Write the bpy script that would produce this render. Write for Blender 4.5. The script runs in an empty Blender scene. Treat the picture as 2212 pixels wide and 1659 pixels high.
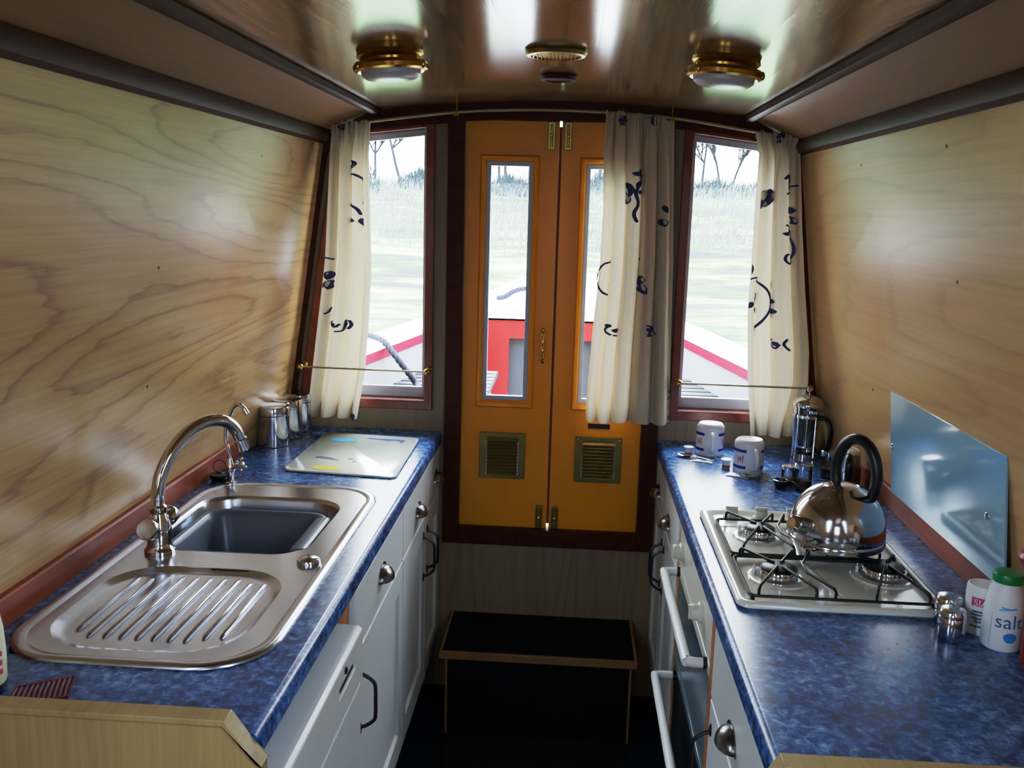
import bpy, bmesh, math, random
from mathutils import Vector, Matrix, Euler, noise as mnoise
PI = math.pi
random.seed(7)
SC = bpy.context.scene
COL = SC.collection
ROOT = {}

# ------------------------------------------------------------------ mesh builder
def cr(pts, n=8, closed=False):
    P = [Vector(p) for p in pts]
    out = []
    N = len(P)
    rng = range(N) if closed else range(N - 1)
    for i in rng:
        p0 = P[(i - 1) % N] if (closed or i > 0) else P[0] * 2 - P[1]
        p1 = P[i]; p2 = P[(i + 1) % N]
        p3 = P[(i + 2) % N] if (closed or i + 2 < N) else P[-1] * 2 - P[-2]
        for k in range(n):
            t = k / n
            out.append(0.5 * ((2 * p1) + (p2 - p0) * t + (2 * p0 - 5 * p1 + 4 * p2 - p3) * t * t + (3 * p1 - p0 - 3 * p2 + p3) * t ** 3))
    if not closed:
        out.append(P[-1].copy())
    return out

def rr(x0, x1, y0, y1, r, n=6):
    out = []
    for cx, cy, a0 in ((x1 - r, y1 - r, 0), (x0 + r, y1 - r, 90), (x0 + r, y0 + r, 180), (x1 - r, y0 + r, 270)):
        for k in range(n + 1):
            a = math.radians(a0 + 90 * k / n)
            out.append((cx + r * math.cos(a), cy + r * math.sin(a)))
    return out

class M:
    def __init__(s):
        s.v = []; s.f = []; s.m = []; s.cur = 0
    def add(s, V, F):
        o = len(s.v)
        s.v += [Vector(p) for p in V]
        for f in F:
            s.f.append([i + o for i in f]); s.m.append(s.cur)
        return s
    def box(s, x0, x1, y0, y1, z0, z1, R=None, c=None):
        V = [(x, y, z) for z in (z0, z1) for y in (y0, y1) for x in (x0, x1)]
        V = [Vector(p) for p in V]
        if R is not None:
            c = Vector(c) if c is not None else Vector(((x0 + x1) / 2, (y0 + y1) / 2, (z0 + z1) / 2))
            V = [R @ (p - c) + c for p in V]
        return s.add(V, [(0, 2, 3, 1), (4, 5, 7, 6), (0, 1, 5, 4), (2, 6, 7, 3), (0, 4, 6, 2), (1, 3, 7, 5)])
    def _map(s, plane, p, a):
        if plane == 'xz': return (p[0], a, p[1])
        if plane == 'yz': return (a, p[0], p[1])
        return (p[0], p[1], a)
    def prism(s, poly, plane, a0, a1, caps=True):
        n = len(poly)
        V = [s._map(plane, p, a0) for p in poly] + [s._map(plane, p, a1) for p in poly]
        F = [(i, (i + 1) % n, n + (i + 1) % n, n + i) for i in range(n)]
        if caps: F += [list(range(n - 1, -1, -1)), list(range(n, 2 * n))]
        return s.add(V, F)
    def ringprism(s, outer, inner, plane, a0, a1):
        n = len(outer)
        V = []
        for a in (a0, a1):
            V += [s._map(plane, p, a) for p in outer] + [s._map(plane, p, a) for p in inner]
        F = []
        for i in range(n):
            j = (i + 1) % n
            F += [(i, j, n + j, n + i), (2 * n + i, 3 * n + i, 3 * n + j, 2 * n + j), (i, 2 * n + i, 2 * n + j, j), (n + i, n + j, 3 * n + j, 3 * n + i)]
        return s.add(V, F)
    def lathe(s, prof, c=(0, 0, 0), axis=(0, 0, 1), n=32):
        ax = Vector(axis).normalized(); q = Vector((0, 0, 1)).rotation_difference(ax).to_matrix(); c = Vector(c)
        V = []; F = []; idx = []
        for r, h in prof:
            if r < 1e-6:
                idx.append([len(V)]); V.append(c + q @ Vector((0, 0, h)))
            else:
                idx.append(list(range(len(V), len(V) + n)))
                for k in range(n):
                    a = 2 * PI * k / n
                    V.append(c + q @ Vector((r * math.cos(a), r * math.sin(a), h)))
        for A, B in zip(idx, idx[1:]):
            if len(A) == 1 and len(B) == 1: continue
            for k in range(n):
                l = (k + 1) % n
                if len(A) == 1: F.append((A[0], B[l], B[k]))
                elif len(B) == 1: F.append((A[k], A[l], B[0]))
                else: F.append((A[k], A[l], B[l], B[k]))
        return s.add(V, F)
    def tube(s, pts, r, n=10, closed=False, flat=1.0):
        P = [Vector(p) for p in pts]; N = len(P)
        R = r if isinstance(r, (list, tuple)) else [r] * N
        T = []
        for i in range(N):
            if closed: d = P[(i + 1) % N] - P[(i - 1) % N]
            else: d = P[min(i + 1, N - 1)] - P[max(i - 1, 0)]
            T.append(d.normalized() if d.length > 1e-9 else Vector((0, 0, 1)))
        up = Vector((0, 0, 1)) if abs(T[0].z) < .9 else Vector((1, 0, 0))
        nx = T[0].cross(up).normalized()
        V = []; F = []
        for i in range(N):
            if i > 0:
                nx = nx - T[i] * nx.dot(T[i])
                nx = nx.normalized() if nx.length > 1e-9 else T[i].orthogonal().normalized()
            ny = T[i].cross(nx)
            for k in range(n):
                a = 2 * PI * k / n
                V.append(P[i] + nx * (R[i] * math.cos(a)) + ny * (R[i] * flat * math.sin(a)))
        for i in range(N if closed else N - 1):
            j = (i + 1) % N
            for k in range(n):
                l = (k + 1) % n
                F.append((i * n + k, i * n + l, j * n + l, j * n + k))
        if not closed:
            F.append(list(range(n - 1, -1, -1))); F.append([(N - 1) * n + k for k in range(n)])
        return s.add(V, F)
    def ell(s, c, r, n=20, m=12):
        c = Vector(c); r = r if isinstance(r, (list, tuple)) else (r, r, r)
        V = [c + Vector((0, 0, -r[2]))]; F = []
        for i in range(1, m):
            b = -PI / 2 + PI * i / m
            for k in range(n):
                a = 2 * PI * k / n
                V.append(c + Vector((r[0] * math.cos(b) * math.cos(a), r[1] * math.cos(b) * math.sin(a), r[2] * math.sin(b))))
        V.append(c + Vector((0, 0, r[2]))); t = len(V) - 1
        for k in range(n):
            F.append((0, 1 + (k + 1) % n, 1 + k)); F.append((t, 1 + (m - 2) * n + k, 1 + (m - 2) * n + (k + 1) % n))
        for i in range(m - 2):
            for k in range(n):
                l = (k + 1) % n
                F.append((1 + i * n + k, 1 + i * n + l, 1 + (i + 1) * n + l, 1 + (i + 1) * n + k))
        return s.add(V, F)
    def loft(s, loops, cap0=False, cap1=False):
        n = len(loops[0]); V = [p for L in loops for p in L]; F = []
        for i in range(len(loops) - 1):
            for k in range(n):
                l = (k + 1) % n
                F.append((i * n + k, i * n + l, (i + 1) * n + l, (i + 1) * n + k))
        if cap0: F.append(list(range(n - 1, -1, -1)))
        if cap1: F.append([(len(loops) - 1) * n + k for k in range(n)])
        return s.add(V, F)
    def grid(s, fn, nu, nv):
        V = [fn(i / nu, j / nv) for j in range(nv + 1) for i in range(nu + 1)]
        F = [(j * (nu + 1) + i, j * (nu + 1) + i + 1, (j + 1) * (nu + 1) + i + 1, (j + 1) * (nu + 1) + i) for j in range(nv) for i in range(nu)]
        return s.add(V, F)

def obj(name, mb, mat, parent=None, bevel=0, angle=35, smooth=True, seg=2, fixn=True):
    me = bpy.data.meshes.new(name)
    off = Vector((0, 0, 0))
    if parent is not None: off = ROOT.get(parent.name, Vector((0, 0, 0)))
    me.from_pydata([tuple(p - off) for p in mb.v], [], mb.f)
    for mt in (mat if isinstance(mat, (list, tuple)) else [mat]): me.materials.append(mt)
    me.polygons.foreach_set('material_index', mb.m)
    if fixn:
        bm = bmesh.new(); bm.from_mesh(me)
        bmesh.ops.recalc_face_normals(bm, faces=bm.faces[:]); bm.to_mesh(me); bm.free()
    if smooth:
        me.polygons.foreach_set('use_smooth', [True] * len(me.polygons))
        me.set_sharp_from_angle(angle=math.radians(angle))
    me.update()
    o = bpy.data.objects.new(name, me); COL.objects.link(o)
    if parent is not None:
        o.parent = parent; ROOT[o.name] = off
    if bevel:
        b = o.modifiers.new('Bevel', 'BEVEL'); b.width = bevel; b.segments = seg; b.limit_method = 'ANGLE'; b.angle_limit = math.radians(40)
        b.harden_normals = False
    return o

def tag(o, label=None, cat=None, group=None, kind=None):
    if label: o['label'] = label
    if cat: o['category'] = cat
    if group: o['group'] = group
    if kind: o['kind'] = kind
    return o

def thing(name, label, cat, loc, group=None):
    o = bpy.data.objects.new(name, None); COL.objects.link(o)
    o.location = loc; o.empty_display_size = .02
    ROOT[o.name] = Vector(loc)
    return tag(o, label, cat, group)

def struct(name, loc=(0, 0, 0), label=None):
    o = bpy.data.objects.new(name, None); COL.objects.link(o)
    o.location = loc; ROOT[o.name] = Vector(loc); o.empty_display_size = .02
    return tag(o, label, None, None, 'structure')

def sobj(name, mb, mat, label=None, **k):
    return tag(obj(name, mb, mat, None, **k), label, None, None, 'structure')

def text_mb(txt, size, extr=0.0):
    cu = bpy.data.curves.new('t', 'FONT'); cu.body = txt; cu.size = size; cu.align_x = 'CENTER'; cu.align_y = 'CENTER'; cu.resolution_u = 3
    o = bpy.data.objects.new('t', cu); COL.objects.link(o)
    bpy.context.view_layer.update()
    me = bpy.data.meshes.new_from_object(o.evaluated_get(bpy.context.evaluated_depsgraph_get()))
    bm = bmesh.new(); bm.from_mesh(me)
    bmesh.ops.subdivide_edges(bm, edges=[e for e in bm.edges if e.calc_length() > size * .2], cuts=3)
    bmesh.ops.triangulate(bm, faces=bm.faces[:])
    bm.verts.index_update()
    V = [v.co.copy() for v in bm.verts]; F = [[v.index for v in f.verts] for f in bm.faces]
    bm.free(); bpy.data.objects.remove(o); bpy.data.curves.remove(cu); bpy.data.meshes.remove(me)
    return V, F

# ------------------------------------------------------------------ materials
def L3(c):
    def f(u):
        u /= 255
        return u / 12.92 if u <= .04045 else ((u + .055) / 1.055) ** 2.4
    return tuple(f(x) for x in c) + (1,)

def nmat(name):
    m = bpy.data.materials.new(name); m.use_nodes = True
    nt = m.node_tree; b = nt.nodes['Principled BSDF']
    return m, nt, b, nt.nodes, nt.links

def pm(name, col, rough=.4, metal=0.0, spec=.5, coat=0.0, coatr=.05, var=.0, vscale=20, bump=0, bscale=200):
    m, nt, b, N, L = nmat(name)
    b.inputs['Base Color'].default_value = L3(col) if max(col) > 1.01 else tuple(col) + (1,)
    b.inputs['Roughness'].default_value = rough; b.inputs['Metallic'].default_value = metal
    b.inputs['Specular IOR Level'].default_value = spec
    b.inputs['Coat Weight'].default_value = coat; b.inputs['Coat Roughness'].default_value = coatr
    tc = N.new('ShaderNodeTexCoord')
    if var > 0:
        no = N.new('ShaderNodeTexNoise'); no.inputs['Scale'].default_value = vscale; no.inputs['Detail'].default_value = 4
        L.new(tc.outputs['Object'], no.inputs['Vector'])
        mx = N.new('ShaderNodeMix'); mx.data_type = 'RGBA'
        c = b.inputs['Base Color'].default_value
        mx.inputs[6].default_value = tuple(x * (1 - var) for x in c[:3]) + (1,)
        mx.inputs[7].default_value = tuple(min(1, x * (1 + var)) for x in c[:3]) + (1,)
        L.new(no.outputs['Fac'], mx.inputs[0]); L.new(mx.outputs[2], b.inputs['Base Color'])
    if bump > 0:
        nb = N.new('ShaderNodeTexNoise'); nb.inputs['Scale'].default_value = bscale
        L.new(tc.outputs['Object'], nb.inputs['Vector'])
        bp = N.new('ShaderNodeBump'); bp.inputs['Strength'].default_value = bump; bp.inputs['Distance'].default_value = .002
        L.new(nb.outputs['Fac'], bp.inputs['Height']); L.new(bp.outputs['Normal'], b.inputs['Normal'])
    return m

def woodmat(name, light, dark, scale=(1, .35, 2.4), rings=9, rough=.28, spec=.5, streak=(30, 1.2, 60), contrast=.75, coat=.0, dist=.35, seed=0.0, skew=0.0, grain=.45):
    """veneer: thin dark contour lines of a stretched noise field (cathedral figure) over fine streaks"""
    m, nt, b, N, L = nmat(name)
    tc = N.new('ShaderNodeTexCoord')
    mp = N.new('ShaderNodeMapping'); mp.inputs['Scale'].default_value = scale; mp.inputs['Location'].default_value = (seed, seed * .7, seed * 1.3)
    mp.inputs['Rotation'].default_value = (skew, 0, 0)
    L.new(tc.outputs['Object'], mp.inputs['Vector'])
    n1 = N.new('ShaderNodeTexNoise'); n1.inputs['Scale'].default_value = 1.0; n1.inputs['Detail'].default_value = 1.2; n1.inputs['Roughness'].default_value = .35; n1.inputs['Distortion'].default_value = dist
    L.new(mp.outputs[0], n1.inputs['Vector'])
    wob = N.new('ShaderNodeTexNoise'); wob.inputs['Scale'].default_value = 14; wob.inputs['Detail'].default_value = 3
    L.new(mp.outputs[0], wob.inputs['Vector'])
    a = N.new('ShaderNodeMath'); a.operation = 'MULTIPLY_ADD'; a.inputs[1].default_value = .035
    L.new(wob.outputs['Fac'], a.inputs[0]); L.new(n1.outputs['Fac'], a.inputs[2])
    mu = N.new('ShaderNodeMath'); mu.operation = 'MULTIPLY'; mu.inputs[1].default_value = rings * 2
    L.new(a.outputs[0], mu.inputs[0])
    fr = N.new('ShaderNodeMath'); fr.operation = 'FRACT'; L.new(mu.outputs[0], fr.inputs[0])
    rp = N.new('ShaderNodeValToRGB'); e = rp.color_ramp.elements
    e[0].position = 0; e[0].color = (1, 1, 1, 1); e[1].position = 1; e[1].color = (.0, .0, .0, 1)
    x = rp.color_ramp.elements.new(.18); x.color = (.35, .35, .35, 1)
    x = rp.color_ramp.elements.new(.6); x.color = (.03, .03, .03, 1)
    x = rp.color_ramp.elements.new(.93); x.color = (.3, .3, .3, 1)
    rp.color_ramp.elements[-1].color = (1, 1, 1, 1)
    L.new(fr.outputs[0], rp.inputs[0])
    ms = N.new('ShaderNodeMapping'); ms.inputs['Scale'].default_value = streak
    L.new(tc.outputs['Object'], ms.inputs['Vector'])
    n2 = N.new('ShaderNodeTexNoise'); n2.inputs['Scale'].default_value = 3; n2.inputs['Detail'].default_value = 5; n2.inputs['Roughness'].default_value = .65
    L.new(ms.outputs[0], n2.inputs['Vector'])
    r2 = N.new('ShaderNodeMapRange'); r2.inputs[1].default_value = .35; r2.inputs[2].default_value = .75; r2.inputs[3].default_value = 0; r2.inputs[4].default_value = grain
    L.new(n2.outputs['Fac'], r2.inputs[0])
    ad = N.new('ShaderNodeMath'); ad.operation = 'MULTIPLY_ADD'; ad.use_clamp = True; ad.inputs[1].default_value = contrast
    L.new(rp.outputs['Color'], ad.inputs[0]); L.new(r2.outputs[0], ad.inputs[2])
    mx = N.new('ShaderNodeMix'); mx.data_type = 'RGBA'
    mx.inputs[6].default_value = L3(light); mx.inputs[7].default_value = L3(dark)
    L.new(ad.outputs[0], mx.inputs[0]); L.new(mx.outputs[2], b.inputs['Base Color'])
    b.inputs['Roughness'].default_value = rough; b.inputs['Specular IOR Level'].default_value = spec
    b.inputs['Coat Weight'].default_value = coat; b.inputs['Coat Roughness'].default_value = .12
    return m

def worktopmat():
    m, nt, b, N, L = nmat('worktop_laminate')
    tc = N.new('ShaderNodeTexCoord')
    n1 = N.new('ShaderNodeTexNoise'); n1.inputs['Scale'].default_value = 70; n1.inputs['Detail'].default_value = 6; n1.inputs['Roughness'].default_value = .66; n1.inputs['Distortion'].default_value = .5
    L.new(tc.outputs['Object'], n1.inputs['Vector'])
    n2 = N.new('ShaderNodeTexNoise'); n2.inputs['Scale'].default_value = 9; n2.inputs['Detail'].default_value = 4
    L.new(tc.outputs['Object'], n2.inputs['Vector'])
    mm = N.new('ShaderNodeMath'); mm.operation = 'MULTIPLY_ADD'; mm.inputs[1].default_value = .35
    L.new(n2.outputs['Fac'], mm.inputs[0]); L.new(n1.outputs['Fac'], mm.inputs[2])
    rp = N.new('ShaderNodeValToRGB'); e = rp.color_ramp.elements
    e[0].position = .50; e[0].color = L3((18, 44, 88)); e[1].position = .90; e[1].color = L3((142, 178, 214))
    x = e.new(.62); x.color = L3((32, 74, 134)); x = e.new(.74); x.color = L3((70, 118, 178))
    L.new(mm.outputs[0], rp.inputs[0]); L.new(rp.outputs[0], b.inputs['Base Color'])
    b.inputs['Roughness'].default_value = .26; b.inputs['Specular IOR Level'].default_value = .55
    return m

def glassmat(name, tint=(1, 1, 1), refl=.25, rough=.02):
    m, nt, b, N, L = nmat(name)
    N.remove(b)
    out = N['Material Output']
    tr = N.new('ShaderNodeBsdfTransparent'); tr.inputs[0].default_value = tuple(tint) + (1,)
    gl = N.new('ShaderNodeBsdfGlossy'); gl.inputs['Roughness'].default_value = rough
    lw = N.new('ShaderNodeLayerWeight'); lw.inputs[0].default_value = refl
    mx = N.new('ShaderNodeMixShader')
    L.new(lw.outputs['Fresnel'], mx.inputs[0]); L.new(tr.outputs[0], mx.inputs[1]); L.new(gl.outputs[0], mx.inputs[2]); L.new(mx.outputs[0], out.inputs[0])
    return m

def clothmat(name, col, trans=.35):
    m, nt, b, N, L = nmat(name)
    N.remove(b); out = N['Material Output']
    tc = N.new('ShaderNodeTexCoord')
    wv = N.new('ShaderNodeTexNoise'); wv.inputs['Scale'].default_value = 300
    L.new(tc.outputs['Object'], wv.inputs['Vector'])
    bp = N.new('ShaderNodeBump'); bp.inputs['Strength'].default_value = .25; bp.inputs['Distance'].default_value = .001
    L.new(wv.outputs['Fac'], bp.inputs['Height'])
    d = N.new('ShaderNodeBsdfDiffuse'); d.inputs[0].default_value = L3(col)
    t = N.new('ShaderNodeBsdfTranslucent'); t.inputs[0].default_value = L3(col)
    L.new(bp.outputs[0], d.inputs['Normal'])
    mx = N.new('ShaderNodeMixShader'); mx.inputs[0].default_value = trans
    L.new(d.outputs[0], mx.inputs[1]); L.new(t.outputs[0], mx.inputs[2]); L.new(mx.outputs[0], out.inputs[0])
    return m

WALLW = woodmat('ash_wall', (212, 177, 128), (142, 100, 62), scale=(1, .55, 4.6), rings=8, rough=.3, spec=.32, streak=(12, .5, 45), contrast=.52, coat=.0, dist=.12, grain=.32)
WALLR = woodmat('ash_wall_pale', (210, 172, 118), (168, 126, 80), scale=(1, .5, 4.2), rings=6, rough=.33, spec=.32, streak=(12, .5, 45), contrast=.34, coat=.0, dist=.12, seed=3.3, grain=.3)
CEILW = woodmat('ash_ceiling', (176, 138, 90), (104, 72, 42), scale=(6.5, .9, 1), rings=9, rough=.16, streak=(60, .8, 10), contrast=.5, coat=.4, dist=.25, seed=1.7, grain=.3)
CEILS = woodmat('ash_ceiling_side', (160, 120, 72), (120, 84, 48), scale=(3, .5, 3), rings=4, rough=.45, spec=.25, streak=(30, .8, 30), contrast=.25, coat=.0, seed=5.1, grain=.3)
OAKG = woodmat('grey_oak_laminate', (150, 132, 104), (104, 88, 66), scale=(7, 1, .5), rings=5, rough=.45, streak=(70, 10, 2.2), contrast=.35, seed=2.2)
MAHO = woodmat('dark_mahogany', (74, 32, 22), (38, 14, 10), scale=(3, .6, 3), rings=6, rough=.5, spec=.18, streak=(40, 2, 40), contrast=.5, coat=.0)
MAHR = woodmat('red_mahogany', (158, 70, 32), (104, 40, 18), scale=(3, .5, 8), rings=7, rough=.42, spec=.25, streak=(30, 1.5, 60), contrast=.45, coat=.0)
MAHW = woodmat('window_mahogany', (130, 56, 34), (76, 30, 18), scale=(5, 1, 2), rings=5, rough=.3, streak=(40, 10, 6), contrast=.4, coat=.25)
PINE = woodmat('pale_ply', (178, 154, 110), (146, 118, 76), scale=(5, 1, .8), rings=4, rough=.4, streak=(60, 5, 2.5), contrast=.3, seed=4)
OAKE = woodmat('oak_edge', (196, 132, 78), (150, 92, 48), scale=(5, 1, .8), rings=4, rough=.45, streak=(60, 5, 2.5), contrast=.3, seed=6)
STEPW = woodmat('step_lipping', (150, 112, 70), (110, 78, 46), scale=(1, 4, 4), rings=4, rough=.4, streak=(3, 40, 40), contrast=.3)
WORK = worktopmat()
WHITE = pm('white_door_vinyl', (222, 226, 228), .35, var=.03)
CREAMP = pm('cream_enamel', (226, 224, 214), .25, var=.02)
APPL = pm('appliance_white', (220, 222, 222), .3, var=.02)
ENAM = pm('hob_enamel', (226, 226, 218), .2, coat=.4, var=.03, vscale=8)
ORANGE = pm('ochre_paint', (232, 152, 10), .38, var=.06, vscale=7)
REDGAP = pm('red_paint_edge', (120, 30, 14), .5)
BRASS = pm('polished_brass', (206, 166, 86), .22, 1.0, var=.15, vscale=30)
BRASSD = pm('dull_brass', (150, 138, 84), .32, 1.0, var=.25, vscale=25)
BRASSL = pm('louvre_brass', (170, 150, 92), .42, .75, var=.2, vscale=40)
BRASSP = pm('pale_rod', (190, 178, 150), .35, .7)
CHROME = pm('chrome', (225, 226, 230), .06, 1.0)
STEEL = pm('brushed_steel', (196, 200, 212), .22, 1.0, var=.08, vscale=60)
STEELP = pm('polished_steel', (206, 207, 214), .12, 1.0)
PEWTER = pm('pewter', (128, 126, 130), .25, 1.0)
IRON = pm('dark_iron', (54, 54, 62), .35, .8)
BLACK = pm('black_plastic', (18, 18, 20), .32)
BLKM = pm('black_enamel', (20, 20, 22), .4, .2)
DARKHOLE = pm('dark_recess', (8, 8, 9), .8)
GREYPL = pm('grey_plastic', (92, 104, 122), .3, var=.04)
ALU = pm('grey_aluminium', (184, 192, 214), .4, .0)
WHITEPL = pm('white_plastic', (236, 238, 240), .3)
OPAL = pm('opal_lens', (206, 206, 214), .3)
CHINA = pm('white_china', (238, 240, 244), .12, coat=.5)
NAVY = pm('navy_print', (36, 60, 150), .25)
REDP = pm('red_print', (186, 60, 50), .3)
PINKP = pm('pink_print', (206, 80, 130), .4)
BLUEP = pm('blue_print', (60, 150, 225), .4)
SKYP = pm('pale_blue_print', (112, 184, 226), .3)
GREYP = pm('grey_print', (92, 110, 138), .4)
YELP = pm('yellow_print', (222, 214, 96), .35)
GREENP = pm('green_plastic', (16, 140, 70), .3)
BOARDM = pm('board_laminate', (226, 234, 224), .2, spec=1.0, coat=1.0, coatr=.12)
CARPET = pm('dark_carpet', (20, 21, 26), .95, spec=.1, var=.4, vscale=300, bump=.6, bscale=500)
CARPF = pm('navy_carpet', (26, 34, 48), .95, spec=.1, var=.4, vscale=250, bump=.6, bscale=500)
MATM = pm('coir_mat', (40, 36, 32), .95, spec=.1, var=.5, vscale=400, bump=.8, bscale=600)
SPLASH = pm('splashback_glass', (150, 184, 204), .12, coat=.6)
GLASS = glassmat('window_glass', (.97, .98, .98), .12)
VESSEL = glassmat('clear_glass', (.93, .95, .96), .32, .03)
OVENG = pm('oven_glass', (40, 50, 58), .1, spec=.8)
GRILLG = pm('grill_glass', (112, 134, 150), .14, spec=.8)
CLOTH = clothmat('cream_cotton', (220, 210, 190), .17)
CLOTHP = clothmat('navy_flower_print', (66, 74, 118), .25)
REDW = pm('red_turned_wood', (150, 46, 44), .35, coat=.3)
MAROON = pm('maroon_ribbed', (92, 36, 62), .6, var=.2)
YELB = pm('bottle_plastic', (226, 226, 186), .3)
DKBLUE = pm('dark_blue_base', (12, 22, 70), .4)
RUST = pm('dark_screw', (70, 52, 40), .5, .5)

# ------------------------------------------------------------------ camera
cam_d = bpy.data.cameras.new('camera'); cam = bpy.data.objects.new('camera', cam_d); COL.objects.link(cam)
cam_d.sensor_fit = 'HORIZONTAL'; cam_d.sensor_width = 36; cam_d.lens = 36 * 2048.35 / 2212; cam_d.clip_start = .01; cam_d.clip_end = 400
_r = Vector((.99751127, .06502162, .02726621)); _u = Vector((-.03852123, .17868752, .98315151)); _f = Vector((-.05905397, .98175504, -.18074753))
cam.matrix_world = Matrix(((_r.x, _u.x, -_f.x, .05025919), (_r.y, _u.y, -_f.y, -2.66454853), (_r.z, _u.z, -_f.z, 1.54176671), (0, 0, 0, 1)))
SC.camera = cam

# ------------------------------------------------------------------ shell
FZ = .11           # floor level
CT = .905          # worktop level
YB = -3.5          # rear end of the modelled cabin
def xw(z, y=-1.0):
    xb = .757 + .033 * min(1, max(0, -y / .6))
    return xb - (z - .94) * (xb - .645) / .793 if z > .88 else .80
ROOF = [(.505, 1.80), (.42, 1.8099), (.34, 1.8175), (.25, 1.8242), (.16, 1.8288), (.08, 1.8312), (0, 1.832)]
ROOF = ROOF + [(-x, z) for x, z in ROOF[-2::-1]]

def sidewall(sg):
    m = M()
    ys = [0.03, -.6, -2.1, -3.0, YB]; zs = [FZ, .885, 1.15, 1.56, 1.735]
    for i in range(4):
        for j in range(4):
            q = [(ys[i], zs[j]), (ys[i + 1], zs[j]), (ys[i + 1], zs[j + 1]), (ys[i], zs[j + 1])]
            for off, rev in ((0, False), (.02, True)):
                V = [(sg * (xw(z, y) + off), y, z) for y, z in q]
                m.add(V, [(0, 1, 2, 3)])
    return m
sobj('wall_left', sidewall(-1), WALLW, smooth=False)
sobj('wall_right', sidewall(1), WALLR, smooth=False)
for wn, sg, L_ in (('wall_left', -1, ((-.972, 1.42), (-.95, 1.194), (-.504, 1.645))), ('wall_right', 1, ((-1.015, 1.442), (-.487, 1.16), (-.538, 1.656), (-1.013, 1.664)))):
    for y, z in L_:
        q = M(); q.lathe([(.0032, 0), (.0030, .0006), (0, .0008)], (sg * xw(z, y), y, z), (-sg, 0, -.18), 12)
        obj('panel_pin', q, RUST, bpy.data.objects[wn])
sobj('wall_rear', M().box(-.95, .95, YB - .03, YB, FZ, 1.86), WALLR)
sobj('floor', M().box(-.85, .85, YB, .03, FZ - .03, FZ), CARPF)
m = M()
for (xa, za), (xb, zb) in zip(ROOF, ROOF[1:]):
    m.add([(xa, .03, za), (xb, .03, zb), (xb, YB, zb), (xa, YB, za)], [(0, 1, 2, 3)])
    m.add([(xa, .03, za + .02), (xb, .03, zb + .02), (xb, YB, zb + .02), (xa, YB, za + .02)], [(0, 1, 2, 3)])
sobj('ceiling', m, CEILW, angle=60)
for sg in (-1, 1):
    m = M()
    for o in (0, .02):
        m.add([(sg * .505, .03, 1.80 + o), (sg * .578, .03, 1.771 + o), (sg * .578, YB, 1.771 + o), (sg * .505, YB, 1.80 + o),
               (sg * .66, .03, 1.728 + o), (sg * .66, YB, 1.728 + o)], [(0, 1, 2, 3), (1, 4, 5, 2)])
    sobj('ceiling', m, CEILS, angle=60)
# longitudinal hardwood trims
n = 1
for sg in (-1, 1):
    m = M(); c = (sg * .502, 1.797)
    pr = [(c[0] - .016, c[1] + .002), (c[0] - .013, c[1] - .009), (c[0], c[1] - .013), (c[0] + .013, c[1] - .009), (c[0] + .016, c[1] + .002)]
    m.prism(pr, 'xz', -.012, YB)
    sobj('trim_%d' % n, m, MAHO); n += 1
    m = M(); b = (sg * .642, 1.733)
    pr = [(b[0] + sg * .004, b[1] - .028), (b[0] - sg * .012, b[1] - .022), (b[0] - sg * .018, b[1] - .006), (b[0] - sg * .014, b[1] + .010), (b[0] + sg * .004, b[1] + .016)]
    m.prism(pr, 'xz', -.012, YB)
    sobj('trim_%d' % n, m, MAHO); n += 1
    # corner bead between side wall and bulkhead
    m = M()
    V = []
    for z in (.885, 1.735):
        x = xw(z, 0)
        V += [(sg * x, -.014, z), (sg * (x - .012), -.014, z), (sg * (x - .012), 0, z), (sg * x, 0, z)]
    m.add(V, [(0, 1, 5, 4), (1, 2, 6, 5), (2, 3, 7, 6), (3, 0, 4, 7), (0, 3, 2, 1), (4, 5, 6, 7)])
    sobj('trim_%d' % n, m, MAHO); n += 1
# head trim following the roof on the bulkhead
arch = [(.643, 1.733)] + ROOF[:1] + ROOF[1:-1] + ROOF[-1:] + [(-.643, 1.733)]
low = [(x, (z - .052 if abs(x) > .3 else z - .048)) for x, z in arch]
sobj('trim_%d' % n, M().prism(arch + low[::-1], 'xz', -.02, -.0005), MAHO, smooth=False); n += 1

# ------------------------------------------------------------------ bulkhead
m = M()
for sg in (-1, 1):
    outer = [(sg * .30, FZ), (sg * .30, 1.80), (sg * .505, 1.80), (sg * .655, 1.733), (sg * .775, .95), (sg * .80, FZ)]
    inner = [(sg * .350, .985), (sg * .350, 1.765), (sg * .55, 1.743), (sg * .602, 1.716), (sg * .6965, 1.04), (sg * .704, .985)]
    m.ringprism(outer, inner, 'xz', 0, .03)
m.box(-.30, .30, 0, .03, FZ, .60)
m.box(-.30, .30, 0, .03, 1.795, 1.86)
sobj('wall_far', m, OAKG, smooth=False)

def window(sg, name, label):
    w = struct(name, (sg * .5, 0, 1.0), label)
    P = lambda L: [(sg * x, z) for x, z in L]
    outer = P([(.338, .968), (.338, 1.782), (.555, 1.752), (.618, 1.712), (.725, .968)])
    inner = P([(.362, .995), (.362, 1.757), (.545, 1.735), (.592, 1.705), (.692, .995)])
    hole = P([(.3495, .9845), (.3495, 1.766), (.55, 1.744), (.6015, 1.7165), (.7035, .9845)])
    al = P([(.375, 1.026), (.375, 1.738), (.54, 1.718), (.580, 1.692), (.676, 1.026)])
    m = M(); m.ringprism(outer, inner, 'xz', -.016, -.0005); m.ringprism(hole, inner, 'xz', -.0005, .045)
    obj('window_frame', m, MAHW, w, bevel=.002)
    m = M(); m.ringprism(inner, al, 'xz', .032, .046)
    obj('glazing_frame', m, ALU, w, bevel=.0015)
    m = M(); m.prism(al, 'xz', .038, .0385)
    obj('window_pane', m, GLASS, w, smooth=False)
    return w
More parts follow.
